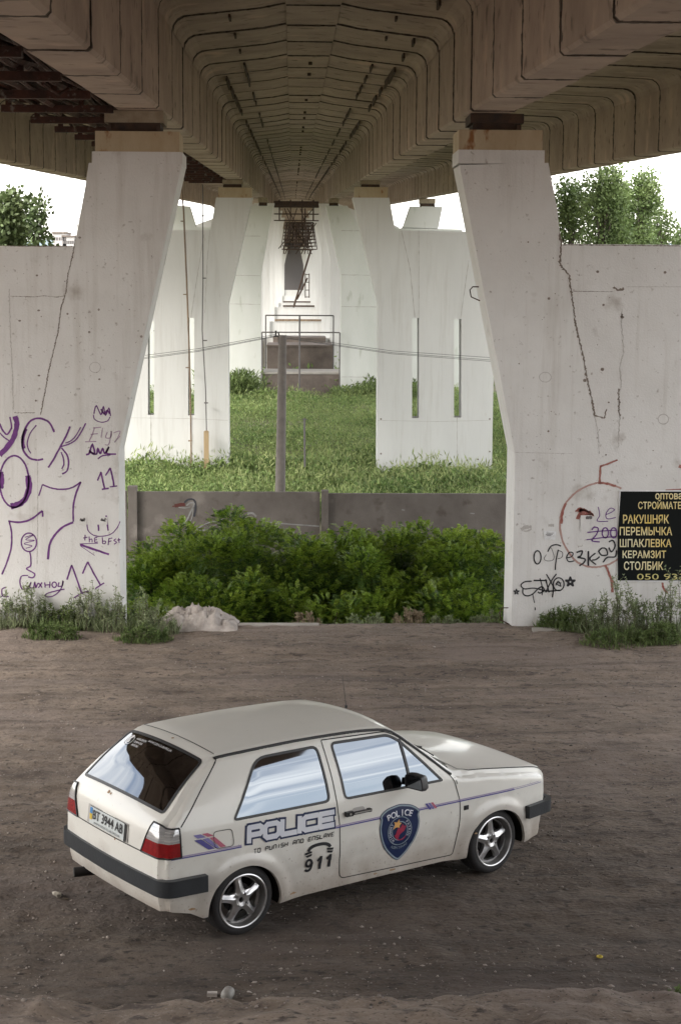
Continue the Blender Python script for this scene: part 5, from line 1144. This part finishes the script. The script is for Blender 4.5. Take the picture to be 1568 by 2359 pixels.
hb = hatch.build('tailgate', [M['paint']], car, smooth=True, weld=.0004, angle=38)
mb = MB(); add_strip(mb, ('hood',)); hood = mb.build('bonnet', M['paint'], car, smooth=True, weld=.0004)
# rear glass, seal, stickers
mb = MB(); add_strip(mb, ('hseal',), V3=[strip3(l, y, .005) for l, y in TV]); mb.build('window_seal', M['rubber'], hb, smooth=True, weld=.0004)
mb = MB(); add_strip(mb, ('hglass',), V3=[strip3(l, y, .001) for l, y in TV]); rg = mb.build('rear_window', M['rglass'], hb, smooth=True, weld=.0004)
mb = MB(); add_strip(mb, ('wseal',), V3=[strip3(l, y, .004) for l, y in TV]); mb.build('window_seal', M['rubber'], bo, smooth=True, weld=.0004)
mb = MB(); add_strip(mb, ('ws',), V3=[strip3(l, y, 0) for l, y in TV]); mb.build('windscreen', M['glass'], bo, smooth=True, weld=.0004)
mb = MB(); add_strip(mb, ('grille',), V3=[strip3(l, y, .002) for l, y in TV]); mb.build('grille', M['bump'], car, smooth=True, weld=.0004)
for s in (-1, 1):
    mb = MB(); z = .655; x = 3.165
    for r0, xx_, mi in ((.092, 3.150, 1), (.085, 3.176, 0)):
        mb.tube([(xx_, s*.50, z), (xx_+.012, s*.50, z)], [r0, r0*.9], 20, mi)
    mb.build('headlight', [M['clear_lens'], M['bump']], car, smooth=True, angle=40)
mb = MB()
def onhatch(mb, v2, fs, lt_, y_, mi=0, off=.006):
    mb.add([strip3(lt_+b, y_-a, off) for a, b in v2], fs, mi)
v, f = fittext('WWW.GOLF-CLUB.ORG.UA', 0, 0, .36, .020, .0); onhatch(mb, v, f, Lof(-.235, 1.288)-.0, .165)
for k, s_ in enumerate(('ФОЛЬКСВАГЕН', 'ГОЛЬФ КЛУБ', 'УКРАИНА')):
    v, f = fittext(s_, 0, 0, .16-.022*k, .022, .015, .006); onhatch(mb, v, f, Lof(-.235, 1.288)-.015-.033*k, .345-.004*k)
vs, fs = ribbon(ell(0, 0, .062, .046), .006, True); onhatch(mb, vs, fs, Lof(-.235, 1.288)-.035, .43)
for cx, cy, rx, ry in ((.01, .035, .020, .018), (0, 0, .020, .028), (-.018, -.012, .014, .016), (.018, -.016, .014, .014)):
    p = ell(cx, cy, rx, ry, 12); onhatch(mb, p, [tuple(range(12))], Lof(-.235, 1.288)-.035, .43, off=.008)
mb.build('club_sticker', M['stick'], rg, fix=False)
# quarter windows, door windows
for s in (-1, 1):
    V3 = [side3(x, z, .005, s) for x, z in FV]; mb = MB(); v, f = submesh(V3, FF, [k for k, c in enumerate(cls) if c == 'seal_r']); mb.add(v, f); mb.build('window_seal', M['rubber'], bo, smooth=True, weld=.0004)
    V3 = [side3(x, z, -.002, s) for x, z in FV]; mb = MB(); v, f = submesh(V3, FF, [k for k, c in enumerate(cls) if c == 'glass_r']); mb.add(v, f); mb.build('side_window', M['glass'], bo, smooth=True, weld=.0004)
    do = doors[s].build('door', M['paint'], car, smooth=True, weld=.0004)
    V3 = [side3(x, z, .005, s) for x, z in FV]; mb = MB(); v, f = submesh(V3, FF, [k for k, c in enumerate(cls) if c == 'seal_d']); mb.add(v, f)
    sideribbon(mb, DIV, .024, 0, .006, s); mb.build('window_seal', M['rubber'], do, smooth=True, weld=.0004)
    V3 = [side3(x, z, -.002, s) for x, z in FV]; mb = MB(); v, f = submesh(V3, FF, [k for k, c in enumerate(cls) if c == 'glass_d']); mb.add(v, f); mb.build('side_window', M['glass'], do, smooth=True, weld=.0004)
    mb = MB(); zz = .797; yo = S(1.05, zz)
    p = rpoly([(1.005,.752),(1.130,.752),(1.130,.832),(1.005,.832)], .03); mb.add([(x, s*(yo+.0015), z) for x, z in p], [tuple(range(len(p)))], 2)
    mb.box((.935, s*(yo), .778), (1.000, s*(yo+.032), .815), 0); mb.box((1.000, s*(yo+.014), .786), (1.175, s*(yo+.034), .806), 0); mb.box((1.010, s*(yo+.034), .793), (1.172, s*(yo+.036), .802), 1); mb.box((1.150, s*yo, .784), (1.178, s*(yo+.034), .808), 0)
    mb.tube([(.972, s*(yo+.032), .797), (.972, s*(yo+.035), .797)], .009, 12, 1)
    mb.build('handle', [M['rubber'], M['chrome'], M['seamline']], do)
    # mirror
    mb = MB(); q = [(1.47,.935),(1.65,.925),(1.67,.985),(1.62,1.05),(1.52,1.055),(1.46,1.02)]
    yb = S(1.60,.93)
    mb.tube([(1.64, s*yb, .945), (1.63, s*(yb+.05), .965), (1.60, s*(yb+.08), .985)], [.045, .032, .03], 12)
    P_ = rpoly([(-.10,-.058),(.10,-.062),(.105,.04),(.06,.066),(-.075,.058)], .025); c0 = Vector((1.545, s*(yb+.165), .995)); ax = Vector((-.18, s*-1, 0)).normalized(); vz = Vector((0, 0, 1)); fw_ = Vector((1, s*-.18, 0)).normalized()
    n_ = len(P_); rows = [(-.035, 1.0), (.0, 1.04), (.04, .9), (.065, .6)]
    mb.add([tuple(c0+ax*(a*k)+vz*(b_*k)+fw_*d) for d, k in rows for a, b_ in P_], [(r_*n_+i, r_*n_+(i+1) % n_, (r_+1)*n_+(i+1) % n_, (r_+1)*n_+i) for r_ in range(3) for i in range(n_)]+[tuple(range(n_))[::-1], tuple(3*n_+i for i in range(n_))], 0)
    mb.add([tuple(c0+ax*(a*.88)+vz*(b_*.84)-fw_*.037) for a, b_ in P_], [tuple(range(n_))], 1)
    mb.build('wing_mirror', [M['rubber'], M['glass']], do, smooth=True, angle=40)
    # roof gutter and tail lamps
    i0, i1 = [int(np.argmin(np.abs(EL-Lof(*p)))) for p in ((-.115,1.356), (2.05,.92))]
    mb = MB(); mb.tube([(EXZ[i, 0], s*(YH[i]+.002), EXZ[i, 1]+.003) for i in range(i0, i1+1)], .0125, 8); mb.build('gutter_trim', M['rubber'], bo, smooth=True)
    lp = lampl[0 if s < 0 else 1]
    mb = MB(); off = .010; v_, f_ = [], []
    lz = [z for z in np.linspace(.724, .938, 9)]
    rows = []
    for z in lz:
        row = []; yi = float(np.interp(z, [.72, .938], [.515, .618])); le = float(np.interp(z, EXZ[:60, 1][np.argsort(EXZ[:60, 1])], EL[:60][np.argsort(EXZ[:60, 1])]))
        yh = ya(le); xe = float(np.interp(le, EL, EXZ[:, 0])); 
        for y in (yi, yi+(yh-.05-yi)*.5, yh-.05, yh-.02, yh-.006): q = strip3(le, s*y, off); row.append(q)
        row.append((xe-off*.6, s*(yh+off*.6), z))
        for x in (xe+.015, xe+.045, -.59, -.545): row.append(side3(x, z, off, s))
        rows.append(row)
    nr = len(rows[0]); vs = [p for r_ in rows for p in r_]
    for a in range(len(rows)-1):
        mi = 0 if (lz[a]+lz[a+1])/2 < .835 else 1
        mb.add([vs[a*nr+i] for i in range(nr)]+[vs[(a+1)*nr+i] for i in range(nr)], [(i, i+1, nr+i+1, nr+i) for i in range(nr-1)], mi)
    mbk = MB(); ring = [rows[0][i] for i in range(nr)]+[r_[-1] for r_ in rows[1:]]+[rows[-1][i] for i in range(nr-2, -1, -1)]+[r_[0] for r_ in rows[-2:0:-1]]
    cen = Vector((-.2, s*.3, .78)); 
    for ln_ in ([rows[0][i] for i in range(nr)], [r_[-1] for r_ in rows], rows[-1], [r_[0] for r_ in rows]): mbk.tube(ln_, .007, 6, 0)
    for k in range(4): z = .852+.020*k; a = min(8, max(1, int(round((z-.724)/.02675)))); mbk.tube([(p[0]*1.0, p[1], z) for p in rows[a][5:]], .002, 4, 1)
    tl = mb.build('tail_lamp', [M['red_lens'], M['clear_lens']], car, smooth=True, weld=.0004, angle=60); mbk.build('lamp_surround', [M['rubber'], M['chrome']], tl, fix=False)
# bumpers
def bumper(path, prof, lines, name):
    mb = MB(); P_ = [Vector(p) for p in path]; n = len(prof); vs = []
    for i, p in enumerate(P_):
        t = (P_[min(i+1, len(P_)-1)]-P_[max(0, i-1)]).normalized(); o_ = Vector((t.y, -t.x)); 
        for d, z in prof: vs.append((p.x+o_.x*d, p.y+o_.y*d, z))
    mb.add(vs, [(i*n+k, i*n+(k+1) % n, (i+1)*n+(k+1) % n, (i+1)*n+k) for i in range(len(P_)-1) for k in range(n)]+[tuple(range(n)), tuple((len(P_)-1)*n+k for k in range(n))], 0)
    for d, z in lines:
        q = []
        for i, p in enumerate(P_):
            t = (P_[min(i+1, len(P_)-1)]-P_[max(0, i-1)]).normalized(); q.append((p.x+t.y*d, p.y-t.x*d, z))
        mb.tube(q[1:-1], .0042, 5, 1)
    return mb.build(name, [M['bump'], M['chrome']], car, smooth=True, angle=30)
def arcp(cx, cy, r, a0, a1, n=7): return [(cx+r*math.cos(R(a)), cy+r*math.sin(R(a))) for a in np.linspace(a0, a1, n)]
rear = [(-.350, .825), (-.50, .812)]+arcp(-.60, .725, .082, 90, 180)+[(-.700, .4), (-.710, 0), (-.700, -.4)]+arcp(-.60, -.725, .082, 180, 270)+[(-.50, -.812), (-.350, -.825)]
prof = [(-.05, .440), (.000, .434), (.016, .438), (.024, .446), (.024, .472), (.012, .479), (.012, .486), (.032, .492), (.036, .534), (.026, .552), (.002, .566), (-.05, .566)]
bumper([(a, b) for a, b in rear][::-1], prof, [(.030, .489), (.032, .547)], 'rear_bumper')
front = [(2.845, -.815), (2.95, -.795)]+arcp(3.08, -.665, .10, -90, -15)+[(3.205, -.4), (3.22, 0), (3.205, .4)]+arcp(3.08, .665, .10, 15, 90)+[(2.95, .795), (2.845, .815)]
bumper(front[::-1], [(a*.8, .40+(b-.41)*.85) for a, b in prof], [(.038, .450)], 'front_bumper')
mb = MB(); mb.box((3.0, -.60, .20), (3.16, .60, .36)); mb.build('front_valance', M['paint'], car)
# number plate
mb = MB(); zt_, zb_ = .872, .745
def rp(y, z, o): 
    l = float(np.interp(z, EXZ[:60, 1][np.argsort(EXZ[:60, 1])], EL[:60][np.argsort(EXZ[:60, 1])])); p_ = strip3(l, 0, o); return (p_[0], y, z)
def prect(y0_, z0_, y1_, z1_, o, mi): mb.add([rp(y0_, z0_, o), rp(y1_, z0_, o), rp(y1_, z1_, o), rp(y0_, z1_, o)], [(0, 1, 2, 3)], mi)
prect(.335, .738, -.318, .882, .004, 5); prect(.285, .745, -.270, .875, .012, 0)
for a, b in ((.285, .745), (-.270, .875)): mb.add([rp(.285, b, 0), rp(-.27, b, 0), rp(-.27, b, .012), rp(.285, b, .012)], [(0, 1, 2, 3)], 1)
prect(.280, .775, .240, .822, .014, 3); prect(.280, .823, .240, .870, .014, 2); prect(-.275, .740, -.300, .878, .013, 1)
v, f = fittext('BT 3944 AB', 0, 0, .48, .075, .012); mb.add([rp(.225-a, .787+b, .016) for a, b in v], f, 4)
v, f = fittext('WWW.GOLF-CLUB.ORG.UA', 0, 0, .42, .017, .01); mb.add([rp(.205-a, .753+b, .016) for a, b in v], f, 4)
mb.build('number_plate', [M['plate'], M['rubber'], M['blue_p'], M['yel_p'], M['ink'], M['seamline']], hb, fix=False)
mb = MB(); mb.box((-.70, -.02, .915), (-.685, .02, .935))
# exhaust, antenna, wipers, marker lamp
mb = MB(); mb.tube([(-.30, .46, .27), (-.60, .47, .275), (-.76, .52, .272)], [.03, .038, .040], 14); mb.tube([(-.758, .52, .272), (-.764, .522, .272)], .038, 12, 1); mb.build('exhaust', [M['well'], M['gap']], car, smooth=True, angle=50)
mb = MB(); mb.tube([(1.53, 0, 1.405), (1.53, 0, 1.43)], .012, 8); mb.tube([(1.53, 0, 1.42), (1.49, 0, 1.69)], [.003, .0015], 5); mb.build('aerial', M['rubber'], car)
for (y0_, y1_) in ((-.10, -.52), (.42, 0)):
    mb = MB(); lw = Lof(2.06, .915); lw2 = Lof(1.99, .965)
    mb.tube([strip3(lw+.03, y0_, .015), strip3(lw2+.05, (y0_+y1_)/2, .03)], .007, 6); mb.tube([strip3(lw2+.06, y0_+.06, .018), strip3(lw2+.05, (y0_+y1_)/2, .02), strip3(lw2+.03, y1_, .018)], .006, 6); mb.build('wiper', M['rubber'], car)
mb = MB(); mb.box((2.150, -S(2.17,.64)-.006, .618), (2.197, -S(2.17,.64)+.004, .656)); mb.box((2.156, -S(2.17,.64)-.010, .623), (2.191, -S(2.17,.64)-.006, .651)); mb.build('side_repeater', M['ink'], car)
mb = MB(); lw = Lof(2.10, .905); mb.add([strip3(lw+a, y, .003) for y in np.linspace(-.62, .62, 24) for a in (-.015, .028)], [(2*i, 2*i+1, 2*i+3, 2*i+2) for i in range(23)]); mb.build('cowl_vent', M['rubber'], car)

# vinyl graphics on the right flank
deco = MB(); DM = [M['navy'], M['lett_w'], M['ink'], M['st_blue'], M['st_lil'], M['st_red'], M['st_mid'], M['grey_v'], M['crest_r'], M['crest_y'], M['gap'], M['paint']]
def sdec(pts2, fs, mi, off): deco.add([side3(x, z, off) for x, z in pts2], fs, mi)
def sfill(poly, mi, off, step=.03):
    g_ = [(x, z) for x in np.arange(min(p[0] for p in poly), max(p[0] for p in poly), step) for z in np.arange(min(p[1] for p in poly), max(p[1] for p in poly), step)]
    v, f = cdt(closedres(poly, step), [], [], [p for p in g_ if inside(p, poly)], step); sdec(v, f, mi, off)
for a, b in ((-.625, -.03), (.815, 1.30), (1.66, 2.70)):
    z = lambda x: .722-.012*smooth((x+.3)/1.0)-.002
    sideribbon(deco, [(a, z(a)-.004), (b, z(b)-.004)], .010, 3, .003); sideribbon(deco, [(a, z(a)+.008), (b, z(b)+.008)], .009, 4, .003)
sideribbon(deco, [(2.70,.704),(3.05,.700)], .004, 3, .003); sideribbon(deco, [(2.70,.716),(3.02,.712)], .004, 4, .003)
for k, mi in enumerate((3, 6, 5)): x = 1.735+.030*k; sfill([(x, .745), (x+.022, .745), (x+.062, .690), (x+.040, .690)], mi, .0045)
for k, (a, mi) in enumerate(((0, 3), (.068, 5))): sfill([(-.435+a, .868), (-.375+a, .868), (-.330+a, .838), (-.400+a, .838)] if k == 0 else [(-.362, .868), (-.315, .868), (-.262, .838), (-.315, .838)], mi if k else 6, .004)
sfill([(-.430, .830), (-.372, .830), (-.262, .742), (-.315, .742)], 3, .004); sfill([(-.362, .830), (-.312, .830), (-.222, .742), (-.255, .742)], 6, .004); sfill([(-.302, .830), (-.258, .830), (-.165, .742), (-.210, .742)], 5, .004)
FL = rpoly([(-.262,.738),(-.095,.735),(-.105,.865),(-.268,.868)], .035); sideribbon(deco, FL, .005, 10, .005, closed=True)
# POLICE in square stroked capitals, dark outline under white strokes
X0, X1, Z0, Z1 = -.015, .805, .722, .872; cw = (X1-X0)/5.62
glyph = {'P': [[(.14,0),(.14,1),(.80,1),(.95,.86),(.95,.56),(.82,.42),(.36,.42)]], 'O': [[(.22,0),(.78,0),(.95,.16),(.95,.84),(.78,1),(.22,1),(.08,.84),(.08,.16),(.22,0),(.5,0)]], 'L': [[(.12,1),(.12,.0),(.95,.0)]], 'I': [[(.5,1),(.5,0)]],
 'C': [[(.95,1),(.25,1),(.1,.86),(.1,.14),(.25,0),(.95,0)]], 'E': [[(.95,1),(.12,1),(.12,0),(.95,0)], [(.12,.5),(.88,.5)]]}
adv = {'P': 0, 'O': 1.06, 'L': 2.12, 'I': 2.85, 'C': 3.50, 'E': 4.56}
slp = -.012
for wd, mi, off, ex in ((.070, 0, .0035, 1), (.040, 1, .0065, 0)):
    for ch in 'POLICE':
        for st in glyph[ch]:
            hh = Z1-Z0-.052
            p = [(X0+.03+(adv[ch]+a)*cw*.985+.010*b, Z0+.026+b*hh+slp*((adv[ch]+a)/5.6)) for a, b in st]
            if ex:
                d0 = np.array(p[0])-np.array(p[1]); d1 = np.array(p[-1])-np.array(p[-2])
                if ch != 'O': p[0] = tuple(np.array(p[0])+d0/np.linalg.norm(d0)*.033); p[-1] = tuple(np.array(p[-1])+d1/np.linalg.norm(d1)*.033)
            elif ch != 'O':
                d0 = np.array(p[0])-np.array(p[1]); d1 = np.array(p[-1])-np.array(p[-2]); p[0] = tuple(np.array(p[0])+d0/np.linalg.norm(d0)*.018); p[-1] = tuple(np.array(p[-1])+d1/np.linalg.norm(d1)*.018)
            # mitred joints: draw each straight piece square ended
            for i, (a, b) in enumerate(zip(p[:-1], p[1:])):
                a, b = np.array(a), np.array(b); d = (b-a)/np.linalg.norm(b-a)
                if 0 < i: a = a-d*wd*.28
                if i < len(p)-2: b = b+d*wd*.28
                vs, fs = ribbon([tuple(a+(b-a)*t_) for t_ in np.linspace(0, 1, 4)], wd); sdec(vs, fs, mi, off+.00012*i+(.0008 if ch in 'OIE' else 0))
def stext(s, x0, z0, x1, z1, mi, off=.004, bold=.0, shear=0, dz=0):
    v, f = fittext(s, x0, z0, x1, z1, bold, shear); sdec([(x, z+dz*(x-x0)/(x1-x0)) for x, z in v], f, mi, off)
# small square lettering
sg = {'T': [[(0,1),(1,1)],[(.5,1),(.5,0)]], 'O': [[(0,0),(1,0),(1,1),(0,1),(0,0)]], 'P': [[(0,0),(0,1),(1,1),(1,.45),(0,.45)]], 'U': [[(0,1),(0,0),(1,0),(1,1)]], 'N': [[(0,0),(0,1),(1,1),(1,0)]], 'I': [[(.5,0),(.5,1)]], 'S': [[(1,1),(0,1),(0,.5),(1,.5),(1,0),(0,0)]], 'H': [[(0,0),(0,1)],[(1,0),(1,1)],[(0,.5),(1,.5)]],
 'A': [[(0,0),(.2,1),(1,1),(1,0)],[(.1,.42),(1,.42)]], 'D': [[(0,0),(0,1),(.75,1),(1,.75),(1,0),(0,0)]], 'E': [[(1,1),(0,1),(0,0),(1,0)],[(0,.5),(.9,.5)]], 'L': [[(0,1),(0,0),(1,0)]], 'V': [[(0,1),(.45,0),(1,1)]]}
s_ = 'TO PUNISH AND ENSLAVE'; px = .075; stp = .765/len(s_)
for ch in s_:
    if ch != ' ':
        for st in sg[ch]:
            p = [(px+a*stp*.66+.004*b, .643+b*.030) for a, b in st]
            for a, b in zip(p[:-1], p[1:]):
                vs, fs = ribbon([a, b], .0068); sdec(vs, fs, 2, .004)
    px += stp*(1.0 if ch != 'I' else .9)
for x_ in (.695, .785):
    sideribbon(deco, [(x_, .395), (x_+.010, .500)], .026, 2, .005, step=.02); sideribbon(deco, [(x_+.006, .488), (x_-.026, .466)], .018, 2, .0056)
sideribbon(deco, ell(.590, .463, .026, .027, 18), .020, 2, .005, closed=True); sideribbon(deco, crom([(.618, .468), (.617, .430), (.600, .406), (.575, .402), (.562, .414)], 4), .020, 2, .0056)
ph = [(.560, .548)]+[(.683+.118*math.cos(R(a)), .548+.052*math.sin(R(a))) for a in np.linspace(165, 15, 12)]+[(.806, .545)]
p = crom([(.580,.560),(.600,.583),(.640,.597),(.690,.600),(.740,.595),(.775,.580),(.790,.560)], 4); sideribbon(deco, p, .026, 2, .005)
sfill([(.548,.552),(.612,.560),(.616,.544),(.552,.534)], 2, .0055); sfill([(.756,.558),(.820,.550),(.816,.532),(.758,.542)], 2, .0055)
sfill([(.553,.528),(.616,.538),(.612,.520),(.570,.512)], 2, .0055); sfill([(.760,.536),(.818,.526),(.806,.510),(.764,.518)], 2, .0055)
# shield
SHp = [(1.275,.706),(1.292,.735),(1.345,.765),(1.405,.778),(1.475,.786),(1.54,.776),(1.60,.760),(1.655,.728),(1.676,.698),(1.672,.668),(1.682,.610),(1.665,.530),(1.625,.450),(1.565,.378),(1.500,.330),(1.470,.318),(1.435,.332),(1.375,.385),(1.320,.455),(1.285,.535),(1.272,.615),(1.284,.672)]
SHp = crom(SHp, 3, True)
sfill(SHp, 0, .0035); sideribbon(deco, inset(SHp, .011), .013, 7, .006, closed=True)
def arctext(s, cx, cz, r, a0, a1, h, mi, off, bold=.0, flip=False, squash=1.0):
    n = len(s)
    for i, ch in enumerate(s):
        if ch == ' ': continue
        a = R(a0+(a1-a0)*(i+.5)/n); v, f, b = text2d(ch, off=bold); sc_ = h/.7
        o = []
        for x, y in v:
            x = (x-(b[0]+b[2])/2)*sc_; y = (y-.35)*sc_; rr_ = r+(y if not flip else -y); da = x/r*(-1 if not flip else 1); o.append((cx+rr_*math.cos(a+da), cz+rr_*squash*math.sin(a+da)))
        sdec(o, f, mi, off)
SHC = (1.476, .565)
arctext('POLICE', SHC[0], .385, .330, 113.5, 66.5, .050, 1, .006, .02)
for r_, mi in ((.118, 7), (.078, 7)): sideribbon(deco, ell(SHC[0], SHC[1], r_, r_*.98, 36), .007, mi, .006, closed=True)
arctext('HIGHWAY', SHC[0], SHC[1], .098, 235, 135, .022, 1, .006); arctext('PATROL', SHC[0], SHC[1], .098, 50, -40, .022, 1, .006)
arctext('ROOM-TINHAT', SHC[0], SHC[1], .142, 236, 304, .022, 7, .006, flip=True)
sfill([(1.43,.52),(1.46,.50),(1.475,.535),(1.52,.560),(1.545,.600),(1.515,.600),(1.505,.620),(1.480,.585),(1.455,.590),(1.44,.560)], 8, .007)
sfill([(1.430,.600),(1.405,.585),(1.425,.625),(1.415,.650),(1.445,.640),(1.470,.665),(1.470,.635),(1.492,.630),(1.470,.610),(1.472,.590),(1.450,.600)], 9, .0085)
sideribbon(deco, crom([(1.42,.54),(1.45,.50),(1.50,.49),(1.54,.52)], 4), .008, 8, .008)
deco.build('side_lettering', DM, bo, fix=False)

# wheels
def wheel(cx, s, cz=.277):
    wl = bpy.data.objects.new('wheel', None); COL.objects.link(wl); wl.parent = car; wl.location = (cx, s*.70, cz)
    wl.rotation_euler = (R(-2*s) if cx < 1 else 0, 0, R(5) if cx > 1 else 0)
    def lathe(prof, n=56, mi=0, mb=None):
        vs = [(r*math.cos(2*math.pi*k/n), s*y, r*math.sin(2*math.pi*k/n)) for k in range(n) for y, r in prof]; m_ = len(prof)
        mb.add(vs, [(k*m_+j, ((k+1) % n)*m_+j, ((k+1) % n)*m_+j+1, k*m_+j+1) for k in range(n) for j in range(m_-1)], mi)
    mb = MB(); lathe([(-.09,.208),(-.098,.235),(-.095,.262),(-.080,.275),(-.04,.279),(-.038,.272),(-.03,.272),(-.028,.279),(0,.280),(.002,.273),(.012,.273),(.014,.280),(.04,.279),(.042,.272),(.05,.272),(.052,.279),(.078,.275),(.092,.265),(.101,.245),(.103,.225),(.098,.212)], mb=mb); mb.build('tyre', M['tyre'], wl, smooth=True, angle=50)
    mb = MB(); lathe([(-.09,.21),(-.09,.195),(.0,.178),(.045,.182),(.05,.190),(.092,.196),(.100,.200),(.104,.207),(.101,.214),(.094,.214)], mb=mb, mi=0)
    lathe([(.094,.1985),(.1045,.2015),(.107,.208),(.103,.215)], mb=mb, mi=1)
    # spoke face: five flared spokes, windows, bolt holes
    ph0 = R(90+ (7 if cx < 1 else 0)); loops = []
    for k in range(5):
        a = ph0+R(36+72*k); P_ = []
        pts_ = [(.078, 0), (.098, -.033), (.128, -.058), (.157, -.072), (.170, -.040), (.173, 0), (.170, .040), (.157, .072), (.128, .058), (.098, .033)]
        for r_, w_ in pts_: P_.append((r_*math.cos(a)-w_*math.sin(a), r_*math.sin(a)+w_*math.cos(a)))
        loops.append(crom(P_, 2, True))
    loops.append(ell(0, 0, .022, .022, 16)); 
    for k in range(4): a = R(45+90*k+10); loops.append(ell(.050*math.cos(a), .050*math.sin(a), .0085, .0085, 10))
    oc = ell(0, 0, .181, .181, 56); gr = [(r_*math.cos(a), r_*math.sin(a)) for r_ in (.034, .05, .065, .08, .095, .11, .125, .14, .155, .168) for a in np.linspace(0, 2*math.pi, 48)[:-1]]
    v, f = cdt(oc, loops, [], gr, .012)
    def yz(x, z):
        r_ = math.hypot(x, z); a = (math.atan2(z, x)-ph0) % R(72); a = min(a, R(72)-a); lat = r_*math.sin(a); return .034+.030*math.cos(min(1, r_/.19)*1.3)+(.020*math.exp(-(lat/.020)**2) if r_ > .06 else .020*r_/.06)
    keep = [q for q in f if not any(inside(tuple(np.mean([v[i] for i in q], axis=0)), l) for l in loops)]
    u = sorted({i for q in keep for i in q}); mp_ = {i: j for j, i in enumerate(u)}
    mb.add([(v[i][0], s*yz(*v[i]), v[i][1]) for i in u], [tuple(mp_[i] for i in q) for q in keep], 1)
    for l in loops:   # depth of the openings
        n = len(l); mb.add([(x, s*yz(x, z), z) for x, z in l]+[(x, s*(yz(x, z)-.03), z) for x, z in l], [(i, (i+1) % n, n+(i+1) % n, n+i) for i in range(n)], 1)
    mb.build('rim', [M['dark_alloy'], M['alloy']], wl, smooth=True, angle=42, fix=False)
    mb = MB(); mb.tube([(0, s*.0, 0), (0, s*.022, 0)], [.12, .12], 28); mb.tube([(0, s*.022, 0), (0, s*.05, 0)], [.07, .03], 20); mb.build('brake_disc', M['well'], wl)
    mb = MB()
    for k in range(15): a = 2*math.pi*k/15; mb.tube([(.1755*math.cos(a), s*.046, .1755*math.sin(a)), (.1755*math.cos(a), s*.055, .1755*math.sin(a))], .003, 6)
    mb.build('rim_bolts', M['chrome'], wl)
for cx, s in ((RCX-.005, -1), (RCX-.005, 1), (FCX-.02, -1), (FCX-.02, 1)): wheel(cx, s)
# small rust marks on the car body
mb = MB(); M['rustm'] = mat('rust bloom', (.30, .15, .06), .9, var=(.42, .33, .22), scale=60)
for (l, y, r_) in ((lb-.03, .12, .02), (lb-.035, .08, .012), (lt+.055, -.02, .015), (lz1-.01, -.12, .012), (lz1+.02, .28, .008)):
    p = [(a*random.uniform(.7, 1.2), b*random.uniform(.7, 1.2)) for a, b in ell(0, 0, r_, r_*.7, 12)]; mb.add([strip3(l+b, y+a, .0022) for a, b in p], [tuple(range(12))])
for (x, z, r_) in ((1.42, .245, .03), (1.25, .243, .02), (.45, .245, .03), (2.27, .40, .02), (-.45, .30, .03)):
    p = [(a*random.uniform(.7, 1.3), b*random.uniform(.5, 1.2)) for a, b in ell(0, 0, r_, r_*.35, 12)]; mb.add([side3(x+a, z+b, .0022) for a, b in p], [tuple(range(12))])
mb.build('rust_spots', M['rustm'], bo, fix=False)
